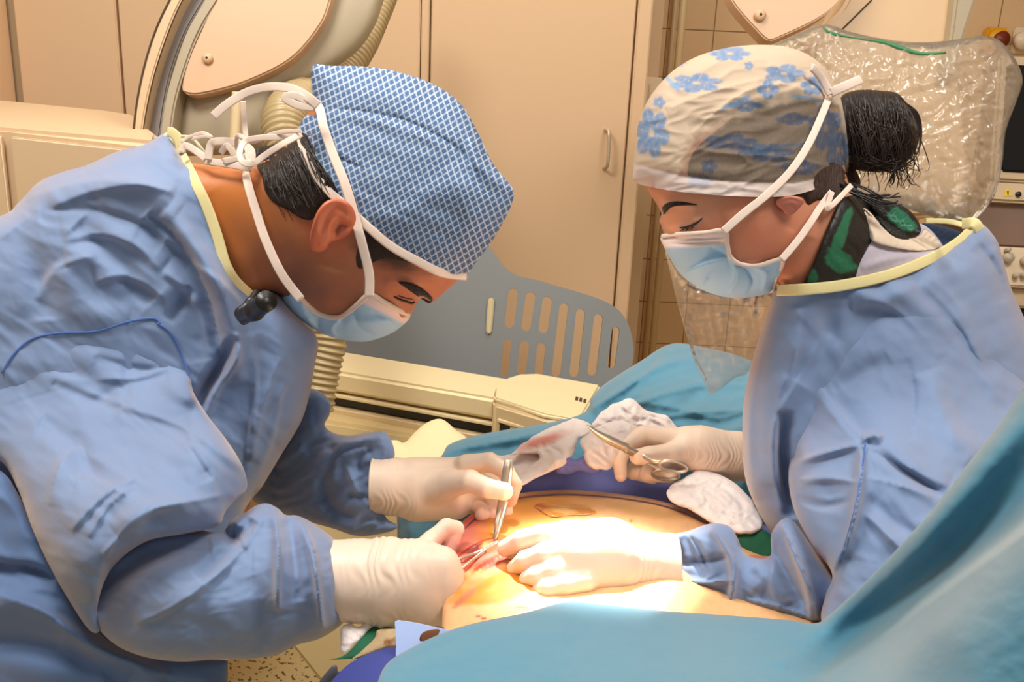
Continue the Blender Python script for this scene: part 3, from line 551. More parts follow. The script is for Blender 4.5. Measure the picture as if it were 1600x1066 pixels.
DT = [(1960, 360, .62), (1960, 1250, .40), (560, 1250, .60), (560, 1110, .62), (640, 1020, .70), (740, 975, .75), (880, 942, .80), (900, 1060, .66), (1080, 960, .80), (1270, 975, .76), (1150, 1060, .64), (1290, 1080, .62), (1420, 850, .66), (1600, 620, .62), (1680, 520, .60), (1500, 1000, .52), (1650, 800, .50), (1680, 1110, .46)]
tef = inflate('surgical_drape', [(575, 1130, 'c'), (590, 1066), (606, 1036), (640, 1014), (690, 990), (745, 973), (820, 958), (884, 941), (945, 945), (1040, 955), (1140, 962), (1232, 969), (1274, 974), (1300, 958), (1360, 902), (1420, 838), (1462, 790), (1520, 715), (1570, 650), (1610, 590), (1700, 480), (1800, 400), (1960, 360, 'c'), (1960, 1250, 'c'), (560, 1250, 'c')], DT, m_teal, None, .8, .022, 4.2,
              folds=[([(1235, 1075), (1262, 1010), (1330, 945), (1430, 855), (1530, 735), (1650, 570)], 16, 26, 'g'), ([(1240, 1110), (1310, 1030), (1400, 955), (1490, 880), (1615, 755), (1700, 660)], -75, 54, 'g'), ([(1200, 1130), (1294, 1066), (1400, 985), (1480, 925), (1600, 839), (1720, 750)], 62, 110, 'pf'), ([(885, 943), (880, 1000), (870, 1066)], 5, 14, 's'), ([(1210, 1020), (1225, 1035), (1235, 1015)], 5, 8, 'g'), ([(600, 1050), (720, 990), (870, 955)], -4, 16, 'g'), ([(1060, 1000), (1180, 1010), (1240, 1040)], 3, 22, 'g'), ([(1000, 1066), (1010, 1010), (990, 965)], 3, 16, 'g')], noise=[(3, 190, 90, -30, 'f'), (.8, 40, 25, 10, 'f')])
tag(tef, 'teal surgical drape in the foreground sweeping up into a big diagonal roll', 'drape')

# ------------------------------------------------------------------ the man
Dm = [(600, 330, .965), (560, 200, .975), (700, 420, .965), (420, 330, 1.0), (330, 350, 1.03), (200, 400, 1.05), (100, 650, 1.06), (400, 600, 1.06), (400, 750, 1.06), (100, 1000, 1.06), (0, 400, 1.05)]
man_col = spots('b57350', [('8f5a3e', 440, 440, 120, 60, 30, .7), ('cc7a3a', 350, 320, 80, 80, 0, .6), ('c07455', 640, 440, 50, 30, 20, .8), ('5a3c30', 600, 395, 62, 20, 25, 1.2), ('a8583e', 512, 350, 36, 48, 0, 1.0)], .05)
manF = [([(650, 480), (630, 472), (612, 458)], -4.5, 8, 'g'), ([(612, 455), (632, 462), (650, 472)], 2.2, 4, 's'), ([(600, 440), (640, 446), (672, 466)], 4.5, 9, 'g'), ([(655, 475), (640, 488), (620, 500)], 4, 9, 'g'), ([(560, 470), (585, 455), (600, 470)], 2.5, 16, 'g'), ([(520, 420), (500, 470), (440, 470)], 5, 26, 'g'), ([(470, 400), (440, 440), (400, 452)], -9, 22, 'g'), ([(330, 300), (380, 380), (430, 440)], -4, 22, 'g'), ([(415, 260), (450, 330), (470, 400)], 4, 22, 'g'), ([(615, 476), (628, 480), (640, 486)], 1.5, 3, 'g')]
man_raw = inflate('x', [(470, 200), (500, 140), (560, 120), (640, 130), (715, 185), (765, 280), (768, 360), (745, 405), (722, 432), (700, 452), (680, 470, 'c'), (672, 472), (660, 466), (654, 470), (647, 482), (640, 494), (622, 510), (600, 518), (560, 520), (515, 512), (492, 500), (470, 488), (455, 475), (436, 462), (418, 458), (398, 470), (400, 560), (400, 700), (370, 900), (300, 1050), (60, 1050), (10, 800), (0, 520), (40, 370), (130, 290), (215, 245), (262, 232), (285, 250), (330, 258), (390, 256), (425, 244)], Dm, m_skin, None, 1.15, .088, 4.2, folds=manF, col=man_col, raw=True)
V1, F1, A1_ = man_raw
# the ear, folded rim and hollow
earD = [(548, 330, .875), (495, 345, .868), (500, 385, .884), (525, 315, .868), (545, 360, .889), (520, 385, .889)]
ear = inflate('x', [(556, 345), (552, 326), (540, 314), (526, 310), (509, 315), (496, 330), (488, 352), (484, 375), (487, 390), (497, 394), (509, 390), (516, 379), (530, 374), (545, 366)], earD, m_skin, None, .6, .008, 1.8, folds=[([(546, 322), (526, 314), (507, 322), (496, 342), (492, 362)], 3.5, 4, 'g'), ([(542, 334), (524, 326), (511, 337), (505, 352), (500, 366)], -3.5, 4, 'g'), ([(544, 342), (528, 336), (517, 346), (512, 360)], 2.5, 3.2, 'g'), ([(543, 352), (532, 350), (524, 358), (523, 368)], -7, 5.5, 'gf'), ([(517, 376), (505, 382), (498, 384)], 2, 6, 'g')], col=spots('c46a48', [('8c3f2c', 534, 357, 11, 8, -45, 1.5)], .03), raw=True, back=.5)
def joinraw(lst):
    V = []; F = []; C = []; T = []; o = 0
    for v, f, a in lst:
        V.append(v); F += [tuple(i + o for i in q) for q in f]; C.append(a['Col']); T.append(a['cloth']); o += len(v)
    return np.vstack(V), F, {'Col': np.vstack(C), 'cloth': np.vstack(T)}
def arm_raw(chain, c):
    v, q = blob('x', [], [chain], None, raw=True, vox=.004, kp=.02); return v, [tuple(i) for i in q], {'Col': np.tile(np.array(lin(c)), (len(v), 1)), 'cloth': np.zeros((len(v), 3))}
ms = Surf()
def sampler_from(V, F, A, Df, o):
    n = len(V) // 2; S = Surf(); S.o = o; S.Df = Df
    d = (V[:n] - CAM) @ FW / DS; q = (V[:n] - CAM) / ((d * DS)[:, None]); X = q @ RT * FPX + 800; Y = 533 - q @ UP * FPX; S.kd = kdtree.KDTree(n); S.ff = d; S.tt = (tps(Df)(X, Y) - d) * DS
    for i in range(n): S.kd.insert((X[i], Y[i], 0), i)
    S.kd.balance()
    def qq(arr, x, y): r = S.kd.find_n((x, y, 0), 3); w = [1 / (v[2] + .01) for v in r]; return sum(arr[v[1]] * ww for v, ww in zip(r, w)) / sum(w)
    S.f = lambda x, y: qq(S.ff, x, y); S.t = lambda x, y: qq(S.tt, x, y); return S
armN = arm_raw([(190, 600, 1.02, 40), (170, 860, .90, 30), (330, 930, .885, 28), (540, 908, .885, 24), (640, 910, .875, 22)], 'b57350')
armF = arm_raw([(330, 560, 1.14, 40), (450, 720, 1.15, 26), (560, 758, 1.07, 15), (600, 760, 1.035, 18), (660, 765, 1.035, 20)], 'b57350')
Vj, Fj, Aj = joinraw([man_raw, ear, armN, armF]); mo_ = mesh_obj('person', Vj, Fj, m_skin, None, True, Aj, 2e-6)
man = sampler_from(V1, F1, A1_, Dm, mo_); MAN = man.o
tag(MAN, 'dark-haired man in blue gown bending over the wound in a checked blue cap and mask', 'person')
rimt = lambda S, off: (lambda x, y: max(S.t(x, y), 0) + off)

def hair_strands(nm, S, lst, par, r=.00045, off=.0015):
    parts = []
    for (x, y), (dx, dy), (ex, ey) in lst:
        q = 1 + .25 * rng.randn(); j = rng.randn(3) * 4; parts.append(tube('x', pathpx([(x, y), (x + dx * .5 + j[0], y + dy * .5 + j[1]), (x + dx * q, y + dy * q), (x + dx * q + ex * .5, y + dy * q + ey * .4 + j[2])], 5, S, off), [r, r * 1.3, r, r * .3], None, None, 5, raw=True))
    V, F = merge_meshes(parts); return mesh_obj(nm, V, F, mat('hair_lock', '2a1a12', .4, spec=.6), par)
# hair at the nape, sideburn, brow, lashes
hairm = inflate('hair', [(402, 232), (425, 226), (455, 215), (478, 208), (500, 250), (530, 290), (548, 318), (530, 312), (510, 316), (496, 330), (488, 345), (470, 342), (452, 330), (428, 318), (414, 300), (408, 275), (398, 255)], on(man, -.004), m_hair, MAN, 1.0, .011, 3, noise=[(1.0, 40, 9, 35, 'r'), (.6, 16, 6, 50, 'r')])
hair_strands('hair_locks', hairm, [((410 + 90 * i_ / 70.0 + rng.randn() * 6, 262 - 40 * i_ / 70.0 + rng.randn() * 14), (22, 50), (12, 34)) for i_ in range(150)], MAN)
sb_ = inflate('sideburn', [(568, 352), (590, 366), (640, 392), (690, 410), (668, 414), (630, 408), (600, 404), (580, 412), (562, 420), (556, 404), (562, 375)], on(man, .0002), mat('short_hair', '2d1b14', .6, strand=(-60, 1200, 90)), MAN, .5, .0025, 3, noise=[(.8, 9, 4, 60, 'r')])
brow = inflate('eyebrow', [(622, 441), (634, 441), (650, 446), (665, 455), (676, 467), (671, 474), (661, 469), (648, 460), (634, 450)], on(man, .0016), m_hair, MAN, .8, .003, 1.6, noise=[(.8, 6, 2.5, 20, 'r')])
tube('eyelashes', pathpx([(616, 464), (624, 468), (634, 471), (643, 474), (648, 472)], 6, man, .001), [.0008, .0014, .0016, .0009], m_hair, MAN, 8, .7)
tube('eyelashes', pathpx([(622, 462), (633, 466), (645, 468)], 6, man, .001), [.0006, .0011, .0006], mat('lid_crease_shade', '6b3b2c', .6), MAN, 8, .6)  # dark strip painting the shade of the upper lid crease, not lashes

# checked cap
def cap_uv(X, Y):
    u = X - 620; v = Y - 300; a = math.radians(21); p = u * math.cos(a) + v * math.sin(a); q = -u * math.sin(a) + v * math.cos(a) + .00055 * p * p; q = q + 3 * np.sin(p / 60) ; return p, q
def cap_col(X, Y):
    p, q = cap_uv(X, Y); a = p / 11.5 + q / 15; b = p / 11.5 - q / 15; dd = np.minimum(np.abs(a - np.round(a)), np.abs(b - np.round(b))); w = np.clip((dd - .045) * 13, 0, 1)[:, None]
    fade = np.clip(1 - .25 * fbm(X / 70, Y / 70), .6, 1)[:, None]; base = np.array(lin('c8d2e2')); dia = np.array(lin('41648f')) * fade; return base * (1 - w) + dia * w
m_cap = mat('checked_cap', '6f96cb', .75, attr=True, bump=[(500, .15, .0005), (60, .2, .002)])
capo = [(490, 102), (520, 103), (570, 104), (620, 112), (680, 133), (722, 165), (748, 210), (770, 255), (798, 290), (803, 305), (795, 330), (770, 375), (742, 412), (726, 430, 'r'), (690, 424, 'r'), (650, 405, 'r'), (610, 382, 'r'), (574, 352, 'r'), (545, 325, 'r'), (512, 296, 'r'), (486, 262, 'r'), (470, 222, 'r'), (466, 205), (472, 188), (490, 165), (486, 130)]
capS = inflate('checked_cap', capo, Dm, m_cap, MAN, 1.2, .103, 1.8, bt=rimt(man, .004), col=cap_col,
               folds=[([(488, 168), (560, 172), (640, 190), (720, 235), (755, 290)], -4, 8, 's'), ([(490, 178), (560, 184), (640, 204), (700, 236)], 4, 9, 'g'), ([(722, 220), (725, 250), (745, 285), (795, 318)], -3, 8, 'g'), ([(735, 215), (745, 250), (770, 280), (800, 300)], 6, 7, 'g'), ([(480, 205), (530, 245), (570, 262)], -4, 7, 's'), ([(500, 120), (560, 140), (640, 160)], 3, 14, 'g'), ([(700, 260), (735, 330), (720, 400)], 4, 18, 'g'), ([(600, 360), (680, 300), (740, 300)], 3, 20, 'g')], noise=[(2.0, 70, 34, 25, 'f')])
tube('cap_binding', pathpx([(468, 208), (474, 232), (486, 262), (512, 297), (545, 327), (574, 354), (610, 384), (650, 407), (690, 426), (727, 432)], 8, capS, .001), .0048, m_tie, capS.o, 10, .45)
def ribbon(nm, pts, w, par, S=None, off=.003, mt=None, flat=.16, nrm=None, n=8): return tube(nm, pathpx(pts, n, S, off), w * (.85 if mt is None else 1), mt or m_tie, par, 12, flat, nrm)

# mask
def maskcol(line):
    def f(X, Y): w = np.clip((17 - seg_dist(X, Y, np.array(line, float), False)[0]) / 5, 0, 1)[:, None]; return np.array(lin('f0dcd8')) * w + np.array(lin('a9cde9')) * (1 - w)
    return f
mko = [(440, 470), (448, 452), (458, 448, 'r'), (470, 468, 'r'), (498, 492, 'r'), (530, 497, 'r'), (556, 478, 'r'), (577, 461, 'r'), (600, 474, 'r'), (622, 486, 'r'), (641, 493), (632, 506), (615, 519), (595, 528), (570, 534), (540, 532), (505, 522), (470, 500)]
FOLD[0] = 2.6
mk_ = inflate('face_mask', mko, Dm, m_mask, MAN, 1.15, .075, 3, rim=.4, bt=rimt(man, .004), col=maskcol([(577, 463), (610, 479), (641, 495)]), folds=[([(500, 494), (500, 512), (508, 526)], -5, 4, 's'), ([(530, 500), (520, 515), (530, 532)], 4, 6, 's'), ([(556, 482), (560, 505), (590, 528)], -3, 6, 's'), ([(470, 470), (480, 492), (500, 520)], 5, 8, 's'), ([(580, 485), (605, 500), (620, 512)], -1.5, 3, 'g'), ([(540, 500), (580, 505), (625, 500)], 2.5, 8, 'g')])
FOLD[0] = 1.0
tube('mask_edge', pathpx([(470, 466), (498, 490), (530, 496), (556, 478), (577, 461), (600, 472), (622, 484), (640, 493)], 8, [mk_, man], .0015), .0030, m_tie, mk_.o, 8, .4)
ms_ = [capS, man, hairm]
ribbon('tie', [(577, 463), (577, 430), (568, 390), (556, 345), (540, 290), (520, 240), (506, 200), (500, 172), (492, 160)], .0060, mk_.o, [capS, man], .007)
ribbon('tie', [(470, 468), (440, 428), (415, 375), (400, 330), (388, 290), (383, 262), (387, 240)], .0058, mk_.o, [man, hairm], .005)
ribbon('tie', [(497, 165, .90), (478, 150, .90), (452, 138, .91), (420, 136, .93), (385, 145, .94), (355, 163, .94), (333, 182, .94)], .0060, mk_.o, flat=.18)
ribbon('tie', [(490, 168, .90), (470, 166, .90), (455, 160, .90), (445, 152, .90), (462, 150, .90), (482, 160, .90)], .005, mk_.o, flat=.2)
ribbon('tie', [(380, 158, .95), (381, 180, .95), (383, 205, .95), (387, 240, .94), (390, 262, .93)], .0036, mk_.o, flat=.2)
ribbon('tie', [(470, 206, .90), (445, 214, .90), (412, 215, .90), (385, 220, .91), (375, 235, .90), (378, 252, .89), (395, 256, .88), (412, 244, .88), (440, 226, .88), (470, 210, .895)], .0040, capS.o, flat=.25)
ribbon('tie', [(470, 204, .89), (430, 208, .90), (395, 222, .91), (372, 212, .92), (372, 240, .93), (390, 258, .89), (410, 246, .88)], .0028, capS.o, flat=.3)
ribbon('tie', [(322, 252, .965), (345, 255, .955), (370, 259, .945), (392, 263, .935)], .0050, mk_.o, flat=.3)
ribbon('tie', [(325, 250, .96), (330, 225, .96), (345, 221, .955), (372, 224, .95), (392, 236, .94), (392, 258, .935)], .0055, mk_.o, flat=.22)
ribbon('tie', [(345, 240, .955), (355, 228, .95), (366, 246, .95), (350, 252, .95), (390, 244, .94)], .0042, mk_.o, flat=.22)
ribbon('tie', [(283, 222, .98), (296, 214, .98), (318, 208, .975), (332, 216, .97), (322, 213, .97), (300, 217, .98)], .0024, mk_.o, flat=.4)
ribbon('tie', [(322, 248, .965), (306, 236, .975), (290, 228, .98), (283, 238, .98)], .0050, mk_.o, flat=.3)

FOLD[0] = 1.9
# gown: body and both sleeves in one piece of clothing
gN = [(.9, 120, 40, 35, 'r'), (3, 150, 90, 20, 'f'), (.25, 40, 16, 50, 'r')]
gb = [(262, 206), (272, 222, 'r'), (286, 245, 'r'), (304, 280, 'r'), (322, 320, 'r'), (340, 370, 'r'), (352, 415, 'r'), (368, 440, 'r'), (392, 462, 'r'), (408, 455, 'r'), (425, 455), (438, 462), (470, 500), (496, 530), (492, 570), (484, 615), (470, 660), (440, 710), (410, 760), (385, 800), (380, 900), (380, 1000), (356, 1030), (356, 1250, 'c'), (-260, 1250, 'c'), (-270, 800), (-220, 500), (-120, 380), (0, 338), (28, 318), (60, 285), (100, 268), (135, 258), (185, 236), (225, 226)]
Dg = Dm
g1 = inflate('x', gb, Dg, None, None, 1.1, .125, 4, bt=rimt(man, .008), raw=True, noise=gN, folds=[
    ([(40, 310), (120, 285), (200, 282), (270, 300)], 5, 14, 's'), ([(60, 330), (140, 325), (220, 350), (260, 372)], -5, 16, 's'), ([(120, 350), (170, 400), (240, 470)], -8, 22, 'g'), ([(190, 440), (150, 400), (100, 400)], 5, 16, 'g'), ([(230, 335), (265, 360), (300, 410), (330, 480), (345, 560)], -14, 14, 's'), ([(255, 330), (300, 380), (345, 450), (370, 540), (372, 600)], 9, 16, 'g'),
    ([(308, 640), (322, 605), (345, 570), (368, 525)], -15, 9, 'g'), ([(368, 520), (372, 560), (345, 600), (318, 650)], 7, 22, 'v'), ([(350, 465), (300, 402), (262, 372), (222, 335)], 6, 30, 'v'), ([(80, 322), (150, 296), (220, 288), (275, 300)][::-1], 4, 28, 'v'), ([(250, 420), (215, 385), (160, 365), (100, 375)], 5, 30, 'v'), ([(262, 470), (230, 445), (190, 430), (150, 440)], 6, 22, 'v'), ([(330, 560), (318, 500), (290, 450), (255, 425)], 5, 26, 'v'), ([(262, 500), (285, 470), (300, 450)], -5, 9, 'g'), ([(392, 520), (400, 600), (388, 700)], 4, 20, 'v'), ([(440, 600), (425, 680), (400, 740)], 4, 24, 'v'), ([(60, 470), (90, 420), (150, 400)], 4, 30, 'v'), ([(300, 410), (345, 440), (380, 480)], 4, 10, 's'), ([(440, 560), (410, 640), (395, 720)], 5, 12, 's'), ([(420, 480), (440, 560), (445, 640)], 3, 18, 'g'), ([(395, 600), (385, 700), (375, 760)], -4, 10, 's'), ([(150, 300), (215, 290), (280, 330)], 4, 18, 'g'), ([(20, 360), (60, 420), (70, 500)], -5, 25, 'g'), ([(100, 420), (130, 480), (200, 500)], 5, 22, 'g'), ([(420, 650), (440, 625), (455, 600)], -3, 4, 's')])
S_g1 = sampler_from(*g1[:2], None, Dg, None)
DgU = [(x, y, S_g1.f(x, y) + .060) for x, y in ((0, 575), (75, 530), (150, 515), (240, 500), (285, 550))] + [(x, y, S_g1.f(x, y) + .048) for x, y in ((60, 620), (150, 590), (230, 580))] + [(300, 640, .96), (330, 700, .90), (385, 750, .90), (60, 750, .92), (150, 900, .84), (230, 840, .84), (300, 620, .95), (150, 1000, .85)]
gu = [(-60, 640), (-30, 590), (8, 572), (40, 540), (75, 523), (150, 513), (200, 500), (243, 497), (268, 515), (288, 550), (300, 580), (302, 612), (325, 650), (350, 682), (372, 715), (384, 742), (385, 765), (368, 782), (352, 800), (340, 822), (290, 834), (232, 845), (190, 872), (165, 905), (152, 950), (156, 985), (140, 985), (112, 945), (80, 890), (52, 830), (28, 765), (0, 720), (-60, 700)]
g2 = inflate('x', gu, DgU, None, None, 1.0, .075, 3.6, raw=True, noise=[(.9, 120, 45, 40, 'r'), (3, 120, 70, 30, 'f')], blend=(S_g1, [(0, 560, .04), (150, 510, .04), (250, 500, .04), (150, 640, .02), (300, 620, -.01), (380, 750, -.05), (60, 700, .01), (150, 800, -.03)]), folds=[
    ([(380, 735), (300, 672), (215, 640), (140, 612), (75, 585)], 5, 42, 'v'), ([(190, 600), (150, 628), (120, 612), (82, 596)], -5, 12, 'g'), ([(262, 575), (215, 590), (150, 592)], 4, 16, 'v'), ([(380, 770), (300, 782), (230, 800), (180, 840), (150, 900)], 5, 30, 'v'), ([(215, 745), (160, 775), (110, 830)], 5, 24, 'v'), ([(240, 800), (200, 830), (160, 870)][::-1], 4, 22, 'v'), ([(285, 650), (300, 690), (322, 735)], 3, 12, 'v'), ([(70, 560), (130, 590), (190, 640)], -7, 18, 'g'), ([(150, 555), (215, 575), (262, 572)], -6, 12, 's'), ([(60, 660), (110, 690), (140, 740), (190, 770)], -7, 18, 'g'), ([(120, 745), (170, 760), (235, 790)], 6, 12, 's'), ([(210, 760), (170, 790), (140, 840)], 5, 12, 's'), ([(75, 790), (95, 720), (130, 700)], 5, 14, 's'), ([(300, 700), (320, 730), (330, 750)], -4, 7, 's'), ([(180, 830), (220, 800), (280, 790), (350, 800)], 6, 16, 'g'), ([(60, 620), (90, 720), (120, 840), (140, 940)], 5, 40, 'g'), ([(200, 530), (200, 560), (195, 640)], -3, 8, 'g')])
DgF = [(150, 960, .86), (200, 880, .865), (340, 840, .875), (430, 800, .90), (300, 950, .84), (450, 900, .86), (545, 900, .872), (545, 960, .87), (400, 1020, .85)]
gf = [(135, 950), (150, 905), (180, 868), (235, 838), (300, 828), (345, 832), (362, 812), (385, 800), (400, 790), (418, 787), (435, 795), (446, 805), (465, 806), (490, 818), (515, 836), (535, 858), (548, 885), (550, 915), (548, 950), (535, 975), (500, 998), (465, 1008), (430, 1024), (385, 1030), (340, 1030), (280, 1034), (220, 1025), (170, 1000)]
g3 = inflate('x', gf, DgF, None, None, 1.0, .066, 3.4, raw=True, noise=[(.7, 60, 26, -20, 'r'), (2.0, 90, 60, 10, 'f')], folds=[
    ([(436, 958), (434, 900), (436, 850), (428, 800)], 6, 34, 'v'), ([(505, 990), (500, 930), (488, 870), (470, 815)], 6, 30, 'v'), ([(210, 975), (290, 935), (365, 870), (415, 800)][::-1], 6, 36, 'v'), ([(540, 950), (536, 905), (520, 850)], 4, 16, 'v'), ([(345, 826), (362, 842), (372, 822)], -8, 7, 'g'), ([(150, 960), (180, 905), (240, 865), (330, 850)], -12, 20, 'g'), ([(380, 850), (345, 870), (310, 905)], -8, 14, 'g'), ([(432, 800), (436, 870), (436, 955)], 9, 9, 's'), ([(470, 810), (490, 860), (500, 940), (505, 985)], 8, 9, 's'), ([(450, 812), (460, 870), (465, 940)], -7, 9, 'g'), ([(400, 795), (420, 805), (440, 800)], 5, 5, 's'), ([(520, 850), (530, 900), (528, 960)], -5, 9, 'g'), ([(350, 822), (372, 840), (395, 812)], -10, 10, 'g'), ([(395, 900), (410, 960), (400, 1020)], -3, 14, 'g'), ([(300, 950), (340, 1000), (420, 1010)], -4, 30, 'g')])
DgL = [(470, 620, 1.10), (440, 720, 1.14), (450, 790, 1.13), (520, 740, 1.09), (600, 700, 1.04), (600, 800, 1.03), (520, 830, 1.07)]
gl = [(450, 620), (474, 608), (500, 612), (516, 628), (515, 648), (507, 664), (520, 676), (545, 681), (575, 676), (600, 674), (612, 690), (617, 712), (610, 722), (600, 730), (598, 760), (598, 795), (606, 812), (622, 822), (606, 832), (560, 838), (520, 826), (470, 812), (420, 795), (392, 778), (390, 740), (410, 690)]
g4 = inflate('x', gl, DgL, None, None, .9, .055, 4, raw=True, noise=[(2, 40, 20, -30, 'r')], folds=[
    ([(600, 682), (550, 692), (510, 720), (490, 770)], 6, 22, 'v'), ([(590, 800), (560, 765), (540, 725)], 5, 16, 'v'), ([(515, 640), (480, 690), (430, 730)], 5, 22, 'v'), ([(470, 700), (500, 668), (516, 640)], -8, 10, 's'), ([(520, 690), (550, 690), (600, 682)], 7, 8, 's'), ([(515, 760), (530, 715), (575, 700)], 8, 9, 's'), ([(500, 740), (515, 790), (560, 815)], -7, 10, 'g'), ([(545, 730), (560, 770), (590, 800)], 6, 8, 's'), ([(580, 700), (560, 720), (575, 745)], -5, 6, 'g'), ([(430, 770), (480, 740), (510, 700)], 5, 12, 's'), ([(540, 780), (575, 780), (600, 820)], -5, 6, 'g')])
gs = [(-80, 700, 'c'), (0, 735), (30, 775), (60, 835), (105, 920), (150, 985), (220, 1025), (356, 1032, 'c'), (356, 1130, 'c'), (-80, 1130, 'c')]
def jr(lst):
    V = []; F = []; T = []; o = 0
    for v, f, a in lst: V.append(v); F += [tuple(i + o for i in q) for q in f]; T.append(a['cloth']); o += len(v)
    return np.vstack(V), F, {'cloth': np.vstack(T)}
gown = mesh_obj('surgical_gown', *jr([g1, g2, g3, g4])[:2], m_gown, MAN, True, None, 2e-6)
S_g2 = sampler_from(*g2[:2], None, DgU, gown); S_g1 = sampler_from(*g1[:2], None, Dg, gown); S_g3 = sampler_from(*g3[:2], None, DgF, gown)
skirt = inflate('gown_back_panel', gs, [(0, 750, .93), (150, 1000, .90), (300, 1060, .92), (-80, 1100, .93), (60, 1050, .90)], m_gown2, gown, .6, .03, 5, noise=[(3, 120, 60, 25, 'r')], folds=[([(-40, 880), (40, 885), (90, 905)], -10, 10, 's'), ([(-40, 920), (60, 950), (150, 1010), (260, 1050)], 12, 22, 's'), ([(-40, 1000), (80, 1010), (200, 1060)], -10, 20, 'g')])
ribbon('seam', [(3, 583), (22, 553), (50, 530), (90, 521), (150, 518), (200, 503), (240, 498), (250, 506)], .0014, gown, [S_g2, S_g1], .0002, m_seam, .6)
ribbon('seam', [(246, 505), (268, 522), (284, 555), (300, 604)], .0014, gown, [S_g2, S_g1], .0002, m_seam, .6)
nk = ribbon('neck_binding', [(262, 208), (274, 226), (288, 250), (305, 284), (323, 322), (340, 370), (352, 412), (368, 440), (394, 464)], .0062, gown, S_g1, .002, m_bind, .3)
ribbon('neck_binding', [(262, 206, 1.0), (270, 208, 1.0), (280, 220, 1.0), (283, 240, 1.0)], .006, gown, mt=m_bind, flat=.3)
ribbon('neck_tie', [(283, 213, .99), (300, 216, .99), (318, 236, .985), (332, 252, .98)], .0018, gown, mt=mat('pale_green_tie', 'c9cba0', .7), flat=.5)

FOLD[0] = 1.0
# small black clip-on camera light at the collar
cl = empty('clip_lamp', tuple(P(398, 486, .86))); q = [blob('lamp_head', [], [[(382, 493, .885, 9), (398, 486, .865, 10), (412, 474, .85, 10)]], m_black, vox=.001, kp=.004), tube('bezel', [P(411, 475, .853), P(417, 470, .845)], [.0105, .011], m_black, None, 18), blob('clip', [], [[(400, 458, .905, 4), (392, 472, .895, 5), (378, 490, .89, 7), (381, 501, .89, 5)]], m_black, vox=.001, kp=.004)]
adopt(cl, q); tag(cl, 'small black clip-on lamp at the front of the yellow-edged collar', 'lamp')

# gloves
def stain(p): 
    q = np.tile(np.array(lin('ecd5b4')), (len(p), 1)); return q
def stain_at(lst, base='ecd3bd'):
    def f(p):
        o = np.tile(np.array(lin(base)), (len(p), 1))
        for (x, y, d, r, c) in lst: w = np.clip(1.3 - np.linalg.norm(p - P(x, y, d), axis=1) / r, 0, 1)[:, None] * .8; o = o * (1 - w) + np.array(lin(c)) * w
        return o
    return f
gR = blob('glove', [[(650, 868, .90, 12), (672, 846, .915, 10.5), (698, 824, .925, 9.5), (712, 827, .93, 9), (706, 846, .925, 8.5), (700, 862, .92, 8)],
                    [(690, 880, .865, 14), (713, 900, .885, 9.5), (715, 925, .905, 9)], [(690, 905, .865, 14), (714, 928, .885, 9.5), (713, 948, .905, 9)], [(685, 930, .865, 13), (710, 950, .885, 9), (704, 966, .90, 8)]],
          [[(520, 905, .872, 40), (560, 908, .872, 41), (600, 910, .869, 41), (640, 912, .867, 34), (692, 914, .868, 22)], [(610, 890, .868, 31), (655, 882, .867, 24), (688, 884, .868, 20)], [(610, 932, .868, 31), (655, 942, .867, 25), (690, 948, .868, 20)]], m_glovea, MAN, kf=.003, kp=.008, vox=.0013,
          ripple=ripples((600, 912, .84), (680, 912, .84), .0009, .010, .03), color=stain_at([(708, 850, .92, .022, 'd98a7c'), (690, 870, .91, .014, 'c9604f'), (716, 920, .89, .03, 'e6b59a')]))
gR['label'] = 'glove on the nearer hand, palm down and fingers curled under'
gL = blob('glove', [[(728, 728, 1.02, 14), (765, 722, 1.015, 11.5), (790, 736, 1.005, 10), (803, 758, 1.0, 9.5), (797, 782, .995, 8.5)], [(665, 768, 1.02, 22), (705, 756, 1.0, 17), (735, 752, .978, 13), (762, 763, .966, 11), (788, 768, .962, 10.5)],
                    [(725, 755, 1.035, 13), (770, 752, 1.04, 10), (788, 776, 1.03, 9), (790, 800, 1.015, 9)], [(715, 775, 1.035, 13), (762, 775, 1.04, 10), (778, 795, 1.02, 9), (771, 804, 1.005, 9)], [(705, 790, 1.03, 11), (745, 790, 1.035, 9.5), (756, 801, 1.01, 9), (753, 806, 1.0, 8.5)]],
          [[(575, 757, 1.03, 33), (612, 760, 1.03, 33), (655, 765, 1.03, 32), (700, 762, 1.03, 26)], [(655, 752, 1.03, 27), (725, 738, 1.03, 19)], [(655, 780, 1.03, 26), (712, 790, 1.03, 17)]], m_glovea, MAN, kf=.003, kp=.009, vox=.0013, ripple=ripples((612, 760, 1.0), (680, 760, 1.0), .0007, .008, .022, 2.), color=stain_at([(803, 765, .99, .016, 'dc8f7c'), (790, 795, 1.0, .02, 'e8b3a6'), (798, 783, .99, .010, 'c8604e'), (765, 803, 1.0, .02, 'f0cdbf')]), clip=((583, 757, 1.03), (560, 756, 1.03)))
gL['label'] = 'glove on the farther hand, thumb and finger pinching'
for px in ((584, 718, 583, 758, 588, 806),): tube('cuff_roll', [P(584, 757, 1.03) + .0325 * (math.cos(t_) * FW + math.sin(t_) * UP) for t_ in np.linspace(0, 2 * math.pi, 40)], .0020, m_glove, gL, 8, caps=False)

